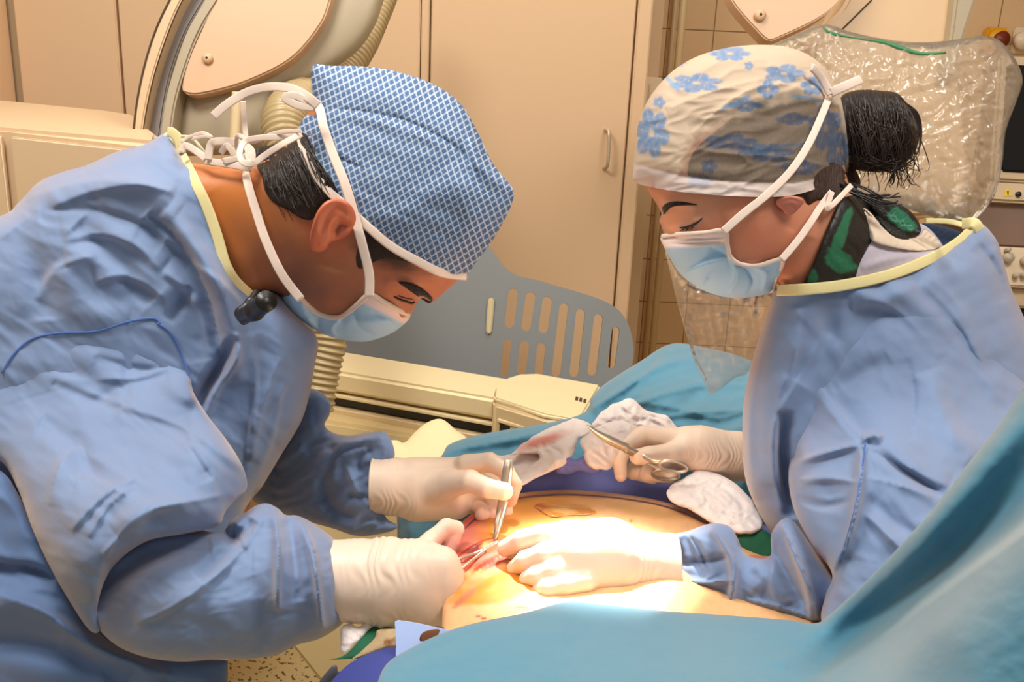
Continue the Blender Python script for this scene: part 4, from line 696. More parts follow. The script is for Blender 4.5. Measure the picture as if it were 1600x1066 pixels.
# ------------------------------------------------------------------ the woman
Dw = [(1160, 200, .93), (1100, 350, .92), (1250, 380, .945), (1300, 500, .99), (1500, 500, 1.03), (1400, 800, 1.0), (1200, 700, 1.0), (1040, 340, .92)]
wcol = spots('d08e6e', [('dc9c7a', 1070, 320, 50, 28, 0, .7), ('cc8062', 1180, 370, 60, 40, 0, .6), ('c07556', 1240, 420, 40, 40, 0, .6), ('c4705c', 1225, 318, 16, 14, 0, 1)], .04)
wF = [([(1030, 346), (1055, 352), (1085, 345)], -4.5, 8, 'g'), ([(1050, 352), (1075, 350), (1098, 342)], 3.2, 6, 'g'), ([(1032, 326), (1055, 318), (1090, 322)], 3.5, 8, 'g'), ([(1036, 356), (1060, 364), (1090, 362)], 1.5, 7, 'g'), ([(1130, 345), (1160, 340), (1190, 350)], 3, 22, 'g'), ([(1150, 410), (1190, 412), (1220, 395), (1240, 360)], 4, 16, 'g'), ([(1215, 425), (1245, 410), (1262, 370)], -6, 14, 'g'), ([(1230, 450), (1270, 400), (1290, 340)], 2, 14, 'g')]
wraw = inflate('x', [(1010, 285), (1014, 300), (1024, 316), (1031, 328), (1033, 336), (1030, 345), (1033, 352), (1038, 366), (1044, 380), (1048, 394), (1058, 402), (1062, 415), (1074, 430), (1090, 444), (1120, 450), (1160, 446), (1195, 440), (1214, 442), (1222, 460), (1226, 520), (1225, 640), (1240, 800), (1260, 960), (1520, 980), (1560, 700), (1570, 500), (1530, 420), (1440, 380), (1360, 330), (1325, 280), (1315, 200), (1280, 130), (1200, 95), (1110, 105), (1040, 150), (1012, 220)], Dw, None, None, 1.15, .085, 4, folds=wF, col=wcol, raw=True)
wear = inflate('x', [(1212, 318), (1220, 308), (1240, 306), (1256, 312), (1252, 322), (1240, 334), (1230, 336), (1222, 328)], [(1210, 320, .865), (1255, 310, .862), (1235, 335, .868)], None, None, .6, .006, 1.8, folds=[([(1218, 318), (1235, 312), (1250, 316)], -2.5, 3, 'g'), ([(1224, 324), (1236, 322), (1243, 328)], -3, 3, 'g'), ([(1216, 313), (1236, 307), (1254, 313)], 2, 3, 'g')], col=const('c07560'), raw=True, back=.5)
warmN = arm_raw([(1440, 580, 1.02, 35), (1400, 870, .90, 28), (1250, 905, .90, 22), (1060, 890, .93, 21), (1010, 884, .93, 21)], 'bb7258')
warmF = arm_raw([(1300, 560, 1.1, 40), (1290, 760, 1.16, 30), (1180, 715, 1.13, 22), (1120, 708, 1.12, 20)], 'bb7258')
wV, wFc, wA = joinraw([wraw, wear, warmN, warmF]); WOM = mesh_obj('person', wV, wFc, m_skin, None, True, wA, 2e-6); wom = sampler_from(*wraw[:2], None, Dw, WOM)
tag(WOM, 'dark-haired woman in blue gown looking down in a sheer flowered cap and mask', 'person')
m_hairw = mat('dark_brown_hair', '1c0f0b', .38, strand=(10, 900, 70), spec=.5)
hw_ = inflate('hair', [(1080, 300), (1075, 270), (1085, 235), (1130, 195), (1180, 160), (1240, 142), (1290, 165), (1318, 200), (1330, 250), (1345, 285), (1330, 300), (1310, 310), (1296, 316), (1280, 312), (1262, 322), (1255, 308), (1225, 306), (1190, 306), (1130, 304)], lambda x, y: on(wom, -.001)(x, y), mat('brown_hair', '3f261c', .5, strand=(10, 900, 70)), WOM, .5, .004, 4, noise=[(1.5, 60, 7, -15, 'r')])
br_ = inflate('eyebrow', [(1031, 334), (1036, 322), (1046, 316), (1065, 315), (1090, 320), (1072, 321), (1052, 323), (1042, 330), (1036, 336)], on(wom, .0007), m_hairw, WOM, .6, .0025, 1.8, noise=[(.6, 6, 2.5, 0, 'r')])
tube('eyelashes', pathpx([(1062, 356), (1074, 355), (1086, 350), (1098, 341)], 6, wom, .001), [.0008, .0016, .0014, .0007], m_hairw, WOM, 8, .7)
for a in ((1068, 358, 1062, 361), (1075, 357, 1071, 362), (1083, 354, 1080, 359)): tube('eyelashes', pathpx([(a[0], a[1]), (a[2], a[3])], 4, wom, .0015), [.0007, .0003], m_hairw, WOM, 6)
bunp = inflate('hair_bun', [(1314, 152), (1330, 143), (1352, 140), (1378, 142), (1402, 146), (1420, 166), (1434, 192), (1436, 220), (1424, 246), (1404, 262), (1378, 268), (1350, 268), (1330, 262), (1316, 250), (1308, 222), (1308, 180)], .955, m_hairw, WOM, 1.0, .055, 3, noise=[(2.2, 70, 16, 75, 'r'), (.8, 30, 8, 80, 'r')])
hair_strands('hair_locks', bunp, [((1325 + 95 * rng.rand(), 150 + 60 * rng.rand()), (20 * rng.rand() + 4, 60), (-14, 30)) for i_ in range(130)] + [((1320 + 60 * rng.rand(), 240 + 14 * rng.rand()), (40, 14), (30, -14)) for i_ in range(40)], WOM, .0005, .001)
for i in range(16):
    a = rng.rand(); x0 = 1395 + 20 * rng.rand(); y0 = 255 + 10 * rng.rand(); tube('hair_strand', pathpx([(x0, y0, .93), (x0 + 10 - 20 * a, y0 + 14, .93), (x0 + 20 - 40 * a, y0 + 22 + 10 * rng.rand(), .935), (x0 + 30 - 50 * a, y0 + 12 + 26 * rng.rand(), .94)]), .0004, m_hairw, WOM, 5)
for i in range(12):
    x0 = 1300 + 30 * rng.rand(); y0 = 285 + 12 * rng.rand(); tube('hair_strand', pathpx([(x0, y0, .91), (x0 + 25, y0 + 6 + 8 * rng.rand(), .905), (x0 + 55, y0 + 18 + 10 * rng.rand(), .905), (x0 + 70 + 20 * rng.rand(), y0 + 12 + 16 * rng.rand(), .91)]), .0009, m_hairw, WOM, 5)
for i in range(8): tube('hair_strand', pathpx([(1405, 148 + i, .925), (1425 + 2 * i * .6, 175, .925), (1437 + i * .5, 210, .925), (1430, 245, .925), (1405 - i * 2, 265 + i * .5, .93)]), .0004, m_hairw, WOM, 5)

# flowered sheer cap
flow = [(1088, 130, 38, 14, .3, 6), (1018, 208, 26, 36, .8, 6), (1140, 84, 30, 11, 0, 6), (1205, 240, 34, 14, .2, 5), (1225, 115, 30, 14, 0, 5), (1180, 235, 28, 10, 0, 5), (1290, 200, 24, 34, .5, 5), (1108, 260, 12, 11, 0, 5), (1250, 262, 30, 12, .2, 5), (1140, 222, 40, 12, .1, 5), (1060, 98, 12, 6, 0, 5), (1240, 186, 26, 9, .1, 4), (1165, 165, 26, 9, 0, 4), (1030, 160, 9, 9, 0, 5), (1310, 235, 20, 26, 0, 5), (1200, 140, 16, 14, 0, 4), (1270, 135, 18, 14, .4, 5), (1170, 103, 7, 7, 0, 5), (1095, 282, 20, 8, 0, 5)]
def wcap_col(X, Y):
    o = np.tile(np.array(lin('ccb59c')), (len(X), 1))
    for x, y, rx, ry, ph, n in flow:
        u = (X - x) / (rx * 1.2); v = (Y - y) / (ry * 1.2); r = np.hypot(u, v); th = np.arctan2(v, u) + ph; pet = .62 + .38 * np.abs(np.cos(n * th / 2)) ** .7; vein = np.clip((np.abs(np.sin(n * th / 2)) - .0) * 6, 0, 1)
        w = np.clip((pet - r) * 7, 0, 1) * np.clip((r - .10) * 12, 0, 1) * (.45 + .55 * vein) * (.8 + .3 * perlin(X / 7, Y / 7)); w = np.clip(w, 0, 1)[:, None] * .9; o = o * (1 - w) + np.array(lin('2f80bb')) * w
    for (x, y, x2, y2) in ((1180, 232, 1260, 225), (1240, 150, 1300, 160), (1130, 170, 1170, 150), (1060, 140, 1040, 120)):
        d, _, _ = seg_dist(X, Y, np.array([(x, y), (x2, y2)], float), False); w = np.clip((4 - d) / 2, 0, 1)[:, None] * .7; o = o * (1 - w) + np.array(lin('6ba6d4')) * w
    pz = np.array([(1060, 310), (1062, 262), (1080, 218), (1130, 185), (1190, 158), (1250, 145), (1300, 160), (1330, 210), (1340, 270), (1320, 320)], float)
    d, _, _ = seg_dist(X, Y, pz, True); sd = np.where(inside(X, Y, pz), d, -d) + 9 * fbm(X / 25, Y / 25); al = .12 + .64 * np.clip(sd / 22 + .4, 0, 1)
    ln = np.interp(X, [990, 1060, 1130, 1240, 1300, 1340], [254, 272, 282, 286, 274, 262]); bd = np.clip((Y - ln) / 2, 0, 1); al = al * (1 - bd) + .22 * bd; o = o * (1 - .5 * bd[:, None]) + np.array(lin('e6d9dc')) * .5 * bd[:, None]
    return np.c_[o, al]
m_wcap = mat('sheer_flowered_cap', 'ead9cd', .7, attr=True, trans=-1, bump=[(300, .25, .0008), (50, .2, .002)])
wco = [(992, 284), (990, 262), (993, 225), (1000, 185), (1018, 148), (1050, 112), (1090, 88), (1140, 74), (1195, 70), (1240, 76), (1278, 96), (1300, 125), (1318, 165), (1328, 210), (1330, 250), (1322, 272), (1300, 285), (1270, 297, 'r'), (1235, 306, 'r'), (1190, 308, 'r'), (1130, 306, 'r'), (1070, 301, 'r'), (1025, 294, 'r')]
wcS = inflate('flowered_cap', wco, Dw, m_wcap, WOM, 1.2, .10, 2.4, bt=rimt(wom, .010), col=wcap_col, folds=[([(1090, 232), (1150, 240), (1230, 245), (1310, 262)], 5, 6, 's'), ([(1080, 210), (1150, 150), (1220, 130), (1290, 150)], 6, 10, 's'), ([(1040, 170), (1120, 140), (1200, 120)], 5, 8, 's'), ([(1075, 205), (1140, 180), (1200, 165)], -4, 10, 'g'), ([(1000, 258), (1060, 272), (1130, 282), (1220, 284), (1300, 270)], -3, 5, 's'), ([(1060, 110), (1120, 95), (1200, 95), (1260, 115)], 4, 10, 's'), ([(1200, 100), (1250, 120), (1290, 160)], 5, 8, 's')], noise=[(2.5, 70, 26, -12, 'r')])
# mask of the woman
wmo = [(1033, 370), (1060, 367, 'r'), (1100, 365, 'r'), (1133, 361, 'r'), (1137, 385, 'r'), (1142, 402, 'r'), (1158, 413, 'r'), (1185, 415, 'r'), (1222, 406, 'r'), (1216, 432, 'r'), (1206, 456), (1180, 463), (1150, 466), (1115, 460), (1085, 446), (1060, 425), (1045, 400), (1037, 385)]
FOLD[0] = 2.2
wm = inflate('face_mask', wmo, Dw, m_mask, WOM, 1.15, .075, 2.6, rim=.4, bt=rimt(wom, .004), col=maskcol([(1030, 373), (1080, 372), (1135, 368)]), folds=[([(1070, 425), (1100, 412), (1135, 402)], 4, 5, 's'), ([(1100, 450), (1110, 428), (1140, 405)], -4, 5, 's'), ([(1135, 460), (1150, 435), (1150, 415)], 4, 5, 's'), ([(1165, 462), (1175, 440), (1160, 418)], -3, 4, 's'), ([(1190, 455), (1195, 430), (1180, 418)], 3, 5, 's'), ([(1110, 385), (1125, 395), (1140, 405)], -2, 4, 's'), ([(1036, 381), (1080, 380), (1130, 378)], -1.4, 2.2, 'g'), ([(1036, 376), (1080, 374), (1130, 371)], -1.0, 1.6, 'g')])
FOLD[0] = 1.0
tube('mask_edge', pathpx([(1034, 369), (1060, 366), (1100, 364), (1132, 361), (1137, 385), (1142, 402), (1158, 413), (1185, 415), (1222, 406), (1214, 434), (1206, 457)], 8, [wm, wom], .0015), .0024, m_tie, wm.o, 8, .4)
ribbon('tie', [(1130, 362), (1160, 335), (1200, 303), (1235, 268), (1262, 228), (1282, 185), (1296, 150), (1300, 138)], .0048, wm.o, [wcS, wom], .006)
ribbon('tie', [(1221, 406), (1245, 378), (1265, 350), (1283, 322), (1300, 300)], .0044, wm.o, [wcS, wom, hw_], .004)
ribbon('tie', [(1298, 145, .90), (1320, 135, .90), (1345, 124, .91)], .006, wm.o, flat=.3); ribbon('tie', [(1298, 148, .90), (1285, 125, .90), (1272, 108, .89), (1268, 106, .89)], .005, wm.o, flat=.4); ribbon('tie', [(1300, 300, .885), (1292, 325, .88), (1303, 318, .88), (1330, 290, .90)], .0035, wm.o, flat=.4)

# lead collar and inner shirt
colm = spots('17130f', [('1d6b4a', 1312, 372, 9, 46, 22, 4), ('1d6b4a', 1312, 408, 26, 15, 30, 4), ('1d6b4a', 1270, 432, 8, 14, 0, 4)], .1)
col_ = inflate('thyroid_collar', [(1256, 460), (1268, 420), (1284, 380), (1300, 340), (1316, 312), (1340, 304), (1370, 308), (1385, 322), (1370, 345), (1362, 380), (1352, 410), (1345, 455)], on(wom, .004), mat('collar_cloth', '17130f', .5, attr=True, bump=[(500, .4, .001)]), WOM, .7, .012, 2.2, col=colm, noise=[(2, 30, 14, 60, 'f')])
shirt = inflate('undershirt', [(1316, 456), (1340, 410), (1352, 390), (1362, 372), (1352, 340), (1350, 327), (1362, 336), (1385, 352), (1440, 350), (1474, 385), (1470, 404), (1440, 424), (1400, 440), (1350, 454)], on(wom, .007), mat('lilac_shirt', 'b9b0bd', .8, bump=[(300, .2, .0008)]), WOM, .6, .012, 3, folds=[([(1362, 378), (1400, 392), (1450, 390)], -5, 5, 's'), ([(1345, 420), (1390, 405), (1440, 396)], 4, 7, 'g')])
lab_ = inflate('collar_lining', [(1349, 326), (1362, 334), (1380, 356), (1405, 372), (1436, 368), (1447, 360), (1470, 384), (1440, 392), (1400, 388), (1362, 376), (1356, 350)], on(shirt, .004), mat('lining_cream', 'd8c4ae', .8, bump=[(200, .3, .001)]), WOM, .5, .004, 2.2)
flp = inflate('collar_flap', [(1362, 325), (1372, 312), (1395, 316), (1420, 328), (1436, 348), (1438, 364), (1420, 374), (1398, 370), (1380, 352)], on(wom, .022), mat('collar_cloth'), WOM, .7, .010, 2, col=spots('17130f', [('2b7a5c', 1408, 343, 25, 13, 38, 6)], .1), folds=[([(1384 + i * 6, 352 - i * 2 + 4), (1402 + i * 5, 328 + i * 5)], .8, 1.2, 'g') for i in range(6)])
dk = inflate('gown_inside', [(1440, 350), (1470, 352), (1508, 366), (1510, 378), (1480, 396), (1465, 400), (1455, 375)], on(wom, .002), mat('navy_inside', '20304a', .8), WOM, .5, .006, 3)

# gown of the woman
FOLD[0] = 1.9
wgb = [(1213, 450, 'r'), (1260, 447, 'r'), (1310, 442, 'r'), (1370, 430, 'r'), (1420, 414, 'r'), (1470, 392, 'r'), (1505, 372, 'r'), (1522, 353), (1535, 350), (1556, 373), (1566, 400), (1580, 450), (1602, 500), (1665, 640), (1720, 900), (1740, 1200, 'c'), (1290, 1200, 'c'), (1270, 1000), (1232, 880), (1205, 835), (1180, 790), (1164, 745), (1160, 690), (1162, 630), (1174, 570), (1188, 520), (1204, 475)]
w1 = inflate('x', wgb, Dw, None, None, 1.1, .12, 4.2, bt=rimt(wom, .010), raw=True, noise=[(.7, 110, 45, 60, 'r'), (3, 150, 90, -20, 'f')], folds=[([(1560, 640), (1530, 560), (1490, 490), (1440, 440)], 4, 40, 'v'), ([(1470, 560), (1420, 500), (1370, 470), (1330, 480)], 5, 34, 'v'), ([(1180, 780), (1172, 690), (1180, 600), (1205, 500)], 4, 24, 'v'), ([(1225, 800), (1212, 730), (1214, 660), (1250, 590), (1290, 520)], 5, 30, 'v'), ([(1226, 640), (1222, 700), (1230, 760), (1240, 810)], -14, 11, 'g'), ([(1440, 420), (1500, 480), (1530, 560), (1560, 640)], 3, 18, 's'), ([(1380, 440), (1440, 480), (1490, 530)], 5, 18, 'g'), ([(1530, 380), (1560, 420), (1575, 470)], -6, 8, 's'), ([(1250, 480), (1240, 560), (1215, 640), (1210, 760)], 5, 16, 's'), ([(1195, 520), (1180, 620), (1185, 740)], -4, 12, 'g'), ([(1300, 470), (1290, 530), (1250, 600)], -5, 18, 'g'), ([(1330, 450), (1380, 470), (1430, 440)], 4, 14, 'g'), ([(1560, 380), (1580, 410), (1600, 420)], 6, 8, 's')])
S_w1 = sampler_from(*w1[:2], None, Dw, None)
DwU = [(x, y, S_w1.f(x, y) + .058) for x, y in ((1285, 565), (1330, 515), (1380, 482), (1460, 462), (1530, 480), (1590, 560))] + [(x, y, S_w1.f(x, y) + .050) for x, y in ((1340, 580), (1450, 560), (1540, 600))] + [(1240, 640, .965), (1560, 850, .84), (1400, 950, .81), (1290, 930, .83), (1235, 740, .92), (1400, 700, .90)]
wgu = [(1218, 641), (1240, 625), (1262, 592), (1285, 560), (1320, 520), (1380, 480), (1460, 460), (1530, 480), (1590, 560), (1640, 700), (1640, 840), (1560, 930), (1440, 1010), (1330, 1020), (1285, 975), (1290, 930), (1300, 896), (1268, 850), (1242, 800), (1232, 750), (1236, 705), (1242, 650)]
S_w1 = sampler_from(*w1[:2], None, Dw, None)
w2 = inflate('x', wgu, DwU, None, None, 1.0, .07, 3.8, raw=True, blend=(S_w1, [(1300, 570, .04), (1450, 520, .05), (1580, 600, .05), (1400, 620, .04), (1260, 640, .0), (1330, 700, .0), (1240, 760, -.04), (1300, 900, -.05), (1600, 800, .06), (1450, 800, .02)]), noise=[(.7, 90, 35, 60, 'r'), (3, 120, 80, 20, 'f')], folds=[([(1266, 588), (1290, 622), (1325, 665), (1352, 690)], 5, 26, 'v'), ([(1352, 690), (1400, 725), (1440, 752), (1480, 775)], -9, 9, 'g'), ([(1480, 760), (1430, 735), (1390, 708), (1350, 686)], 5, 26, 'v'), ([(1322, 870), (1338, 800), (1344, 740), (1348, 695)], 6, 34, 'v'), ([(1244, 724), (1290, 708), (1345, 694)][::-1], 4, 18, 'v'), ([(1248, 756), (1290, 748), (1342, 754)][::-1], 3, 14, 'v'), ([(1446, 900), (1400, 850), (1352, 800)], 4, 24, 'v'), ([(1345, 682), (1362, 676), (1380, 682)], 5, 6, 's'), ([(1240, 640), (1232, 690), (1246, 725)], -8, 9, 'g'), ([(1262, 590), (1290, 630), (1330, 680), (1350, 690)], 3, 8, 's'), ([(1240, 722), (1290, 706), (1345, 692)], 5, 6, 's'), ([(1350, 690), (1345, 760), (1330, 830), (1300, 900)], 9, 12, 's'), ([(1350, 692), (1400, 720), (1480, 770)], 7, 9, 's'), ([(1355, 745), (1400, 755), (1460, 775)], 4, 6, 's'), ([(1350, 780), (1400, 820), (1450, 850)], -5, 14, 'g'), ([(1245, 750), (1290, 745), (1340, 752)], 4, 5, 's'), ([(1245, 778), (1290, 790), (1330, 782)], -4, 6, 'g'), ([(1345, 688), (1362, 680), (1378, 682)], 5, 6, 's'), ([(1420, 560), (1430, 620), (1425, 690)], -4, 10, 's'), ([(1450, 580), (1480, 660), (1520, 720)], 6, 20, 'g'), ([(1300, 610), (1340, 590), (1390, 560)], -5, 16, 'g')])
DwF = [(1060, 890, .905), (1150, 880, .90), (1250, 880, .87), (1350, 960, .85), (1150, 960, .89)]
wgf = [(1052, 838), (1075, 830), (1112, 818), (1140, 823), (1152, 840), (1162, 862), (1180, 872), (1204, 868), (1205, 835), (1222, 812), (1240, 815), (1262, 845), (1292, 890), (1320, 930), (1360, 990), (1300, 1010), (1200, 985), (1120, 975), (1060, 950), (1046, 938), (1052, 905), (1062, 870)]
w3 = inflate('x', wgf, DwF, None, None, .9, .055, 3, raw=True, noise=[(.5, 40, 20, 40, 'r')], folds=[([(1140, 955), (1146, 900), (1132, 850), (1112, 822)], 6, 26, 'v'), ([(1108, 905), (1092, 865), (1076, 834)], 5, 18, 'v'), ([(1270, 975), (1262, 920), (1240, 860), (1222, 818)], 7, 26, 'v'), ([(1220, 950), (1205, 910), (1212, 870)], 4, 18, 'v'), ([(1148, 905), (1100, 908), (1060, 906)], 3, 14, 'v'), ([(1110, 820), (1130, 850), (1150, 890), (1140, 950)], 8, 8, 's'), ([(1075, 832), (1095, 860), (1110, 900)], -7, 7, 's'), ([(1060, 905), (1100, 910), (1145, 905)], 5, 5, 's'), ([(1065, 880), (1100, 878), (1140, 870)], -4, 6, 'g'), ([(1062, 935), (1100, 935), (1130, 945)], -4, 5, 's'), ([(1225, 818), (1245, 870), (1272, 930), (1280, 970)], 9, 8, 's'), ([(1205, 850), (1225, 890), (1260, 950)], -6, 9, 'g'), ([(1165, 935), (1210, 945), (1270, 965)], 4, 5, 's'), ([(1180, 880), (1190, 900), (1170, 930)], 4, 12, 'g')])
w4 = inflate('x', [(1168, 690), (1185, 680), (1240, 690), (1320, 720), (1320, 800), (1240, 790), (1185, 760), (1168, 745)], 1.12, None, None, .9, .05, 5, raw=True)
wgown = mesh_obj('surgical_gown', *jr([w1, w2, w3, w4])[:2], m_gown, WOM, True, None, 2e-6); S_w1 = sampler_from(*w1[:2], None, Dw, wgown); S_w2 = sampler_from(*w2[:2], None, DwU, wgown)
ribbon('neck_binding', [(1216, 454), (1260, 452), (1310, 447), (1370, 435), (1420, 419), (1470, 396), (1503, 374), (1519, 357)], .0062, wgown, S_w1, .0055, m_bind, .3)
ribbon('neck_binding', [(1446, 345, .95), (1480, 346, .95), (1505, 352, .94), (1520, 358, .925)], .003, wgown, mt=m_bind, flat=.4); ribbon('neck_binding', [(1505, 350, .93), (1522, 349, .92), (1530, 360, .92)], .006, wgown, mt=m_bind, flat=.4)
ribbon('seam', [(1352, 692), (1345, 745), (1335, 800), (1312, 880)], .001, wgown, [S_w2], 0, m_seam, .5)

# her gloves
FOLD[0] = 1.0
wgN = blob('glove', [[(890, 840, .885, 18), (848, 838, .885, 13), (815, 845, .892, 11.5), (790, 857, .90, 9.5)], [(890, 866, .872, 17), (850, 868, .868, 12.5), (822, 877, .874, 11), (806, 888, .885, 9.5)], [(900, 890, .862, 16), (864, 893, .856, 12.5), (840, 901, .858, 11), (825, 906, .866, 9.5)], [(912, 908, .852, 14), (882, 915, .846, 12), (857, 920, .846, 11), (845, 925, .852, 9.5)], [(960, 850, .90, 14), (900, 845, .905, 11), (850, 850, .905, 9.5), (800, 862, .905, 8.5)]],
           [[(1080, 893, .905, 37), (1040, 890, .90, 36), (1000, 884, .892, 34), (950, 874, .885, 36), (905, 872, .875, 32)], [(950, 858, .885, 31), (895, 848, .882, 22)], [(960, 892, .876, 27), (915, 902, .866, 19)]], m_glove, WOM, kf=.003, kp=.009, vox=.0012, ripple=ripples((1000, 900, .87), (940, 900, .87), .0006, .008, .02, 1.5), clip=((1057, 890, .90), (1085, 891, .90)))
wgN['label'] = 'brightly lit glove on the nearer hand'
wgF = blob('glove', [[(1085, 700, 1.10, 15), (1050, 708, 1.09, 13), (1015, 712, 1.083, 12), (996, 714, 1.08, 10.5)], [(1050, 685, 1.11, 15), (1005, 680, 1.11, 12), (978, 698, 1.10, 10.5), (968, 722, 1.09, 9.5), (970, 743, 1.085, 8.5)], [(1055, 705, 1.125, 14), (1000, 715, 1.13, 11), (990, 738, 1.11, 10), (1020, 746, 1.10, 9)], [(1060, 722, 1.12, 14), (1015, 728, 1.12, 11), (1010, 742, 1.10, 10), (1048, 744, 1.09, 9)]],
           [[(1185, 716, 1.12, 30), (1150, 713, 1.12, 31), (1115, 708, 1.115, 30), (1075, 700, 1.11, 26)], [(1090, 700, 1.11, 28), (1045, 694, 1.115, 17)]], m_glove, WOM, kf=.003, kp=.009, vox=.0013, ripple=ripples((1120, 710, 1.1), (1180, 712, 1.1), .0006, .007, .04, 3.))
wgF['label'] = 'glove on the farther hand, holding up a clamp'

# ------------------------------------------------------------------ instruments
def dp(S, x, y, off=.003): return S.f(x, y) - off / DS
m_steel2 = mat('steel_dark', 'a89c8c', .42, metal=.7)
fo = empty('tissue_forceps', tuple(P(772, 842, dp(pat, 772, 842))))
td = dp(pat, 773, 841, .004)
q = [tube('tine', P(np.array([794, 791, 784, 777, 772.]), np.array([719, 735, 780, 815, 843.]), np.array([.983, .982, .975, .962, td])), [.0040, .0046, .0042, .0026, .0009], m_steel2, None, 12, .5),
     tube('tine', P(np.array([796, 796, 791, 783, 774.]), np.array([720, 738, 782, 815, 843.]), np.array([.986, .992, .990, .975, td])), [.0036, .0042, .0038, .0024, .0009], m_steel, None, 12, .5)]
adopt(fo, q); tag(fo, 'steel tissue forceps held upright between thumb and finger over the wound', 'forceps')
nh = empty('needle_holder', tuple(P(760, 860, dp(pat, 760, 860))))
e = lambda x, y, o: (x, y, dp(pat, x, y, o))
q = [tube('jaw', pathpx([e(783, 845, .006), e(770, 851, .006), e(756, 860, .007)]), [.0012, .0026, .0030], m_steel, None, 12, .7),
     tube('jaw', pathpx([e(782, 847, .004), e(768, 855, .004), e(755, 863, .004)]), [.0012, .0024, .0028], m_steel, None, 12, .7),
     tube('shank', pathpx([e(758, 859, .006), e(740, 866, .009), e(722, 872, .016), (700, 884, .885)]), [.0028, .0016, .0016, .0018], m_steel, None, 12, .8),
     tube('shank', pathpx([e(758, 861, .006), e(740, 874, .008), e(722, 888, .012), (704, 900, .888)]), [.0028, .0016, .0016, .0018], m_steel, None, 12, .8),
     tube('pivot_screw', [P(757, 861, dp(pat, 757, 861, .0105)), P(757, 861, dp(pat, 757, 861, .006))], .0022, m_steel2, None, 14)]
adopt(nh, q); tag(nh, 'steel needle holder laid across the red wound, jaws by the bright glove', 'needle holder')
th = [tuple(P(782 + 5 * math.sin(i), 846 + 2 * i - 20, .93)) for i in range(2)]
wc = empty('curved_clamp', tuple(P(990, 700, 1.06)))
def ringpx(cx, cy, rx, ry, d, tilt):
    a = np.linspace(0, 2 * math.pi, 33); u = rx * np.cos(a); v = ry * np.sin(a); return P(cx + u * math.cos(tilt) - v * math.sin(tilt), cy + u * math.sin(tilt) + v * math.cos(tilt), d + .0006 * v)
q = [tube('jaw', pathpx([(917, 664, 1.055), (932, 675, 1.057), (952, 686, 1.06), (980, 699, 1.066)]), [.0008, .0028, .0044, .0046], m_steel, None, 12, .6),
     tube('jaw', pathpx([(919, 667, 1.062), (934, 679, 1.064), (954, 691, 1.066), (980, 703, 1.070)]), [.0008, .0026, .0040, .0042], m_steel2, None, 12, .6),
     tube('shank', pathpx([(978, 700, 1.068), (1000, 710, 1.075), (1020, 721, 1.06), (1036, 722, 1.055)]), [.0044, .0030, .0024, .0022], m_steel, None, 12, .7),
     tube('shank', pathpx([(978, 703, 1.070), (1000, 716, 1.078), (1016, 726, 1.075), (1034, 735, 1.07)]), [.0044, .0030, .0024, .0022], m_steel2, None, 12, .7),
     tube('finger_ring', ringpx(1052, 729, 22, 8.5, 1.052, .15), .0021, m_steel, None, 8, None, caps=False), tube('finger_ring', ringpx(1040, 742, 21, 8, 1.075, .1), .0021, m_steel2, None, 8, None, caps=False)]
adopt(wc, q); tag(wc, 'curved steel clamp with finger rings held by the hand above the gauze', 'clamp')

# ------------------------------------------------------------------ gauze
def gz(outline, D, label, pink=(), amp=3.2, tm=.02, k=.7, folds=()):
    c = spots('f4e8e4', [('e2978c', x, y, rx, ry, a, .9) for x, y, rx, ry, a in pink], .05)
    ol, _ = resample(smooth_path([tuple(float(v) for v in p[:2]) for p in outline], True, 6)[0], 9, True); ol = ol + 2.6 * np.stack([fbm(ol[:, 0] / 9, ol[:, 1] / 9), fbm(ol[:, 0] / 9 + 40, ol[:, 1] / 9)], 1); outline = [tuple(v) for v in ol]; amp = amp * 1.9
    g = inflate('gauze', outline, D, m_gauze, None, k, tm, 2.6, folds=folds, noise=[(amp, 26, 15, 30, 'r'), (1.5, 9, 7, 0, 'f'), (4.5, 50, 30, -20, 'f')], col=c); return tag(g, label, 'gauze')
gz([(690, 790, 'c'), (745, 716), (790, 712), (835, 700), (872, 694), (880, 706), (845, 728), (815, 752), (800, 775), (770, 790)], [(700, 780, 1.13), (790, 712, 1.16), (870, 698, 1.15), (800, 770, 1.09)], 'pink-stained gauze sheet behind the hand with the forceps', [(860, 700, 26, 8, -10)], 2.2, .012)
gz([(796, 712), (822, 690), (850, 672), (880, 660), (898, 653), (920, 662), (925, 674), (905, 686), (896, 710), (880, 728), (845, 744), (812, 760), (800, 752), (830, 728), (845, 712), (820, 708)], [(800, 745, 1.07), (900, 655, 1.20), (850, 740, 1.08), (870, 690, 1.13), (820, 695, 1.15)], 'twisted white gauze strand with a pink streak, left of the curved clamp', [(845, 690, 38, 7, -18)], 3.6, .022, .8, [([(830, 700), (870, 690), (905, 670)], -6, 6, 's'), ([(850, 735), (890, 700), (915, 672)], 5, 7, 's')])
gz([(905, 690), (925, 672), (945, 662), (975, 658), (1005, 672), (1030, 690), (1010, 706), (975, 712), (955, 732), (930, 734), (914, 722), (912, 704)], [(905, 690, 1.10), (1000, 670, 1.13), (930, 730, 1.08), (1020, 690, 1.14)], 'crumpled white gauze under the curved clamp', [], 3.4, .022, .8)
gz([(925, 665), (945, 640), (985, 622), (1008, 640), (1040, 650), (1058, 668), (1068, 690), (1060, 702), (1020, 700), (985, 690), (960, 668), (942, 672)], [(930, 665, 1.16), (985, 625, 1.20), (1060, 690, 1.19), (980, 690, 1.15)], 'big white gauze heap behind the hand with the curved clamp', [], 4.5, .03, .9, [([(940, 665), (960, 650), (985, 655), (1000, 690)], 8, 7, 's'), ([(960, 640), (990, 650), (1012, 690)], -7, 7, 's')])
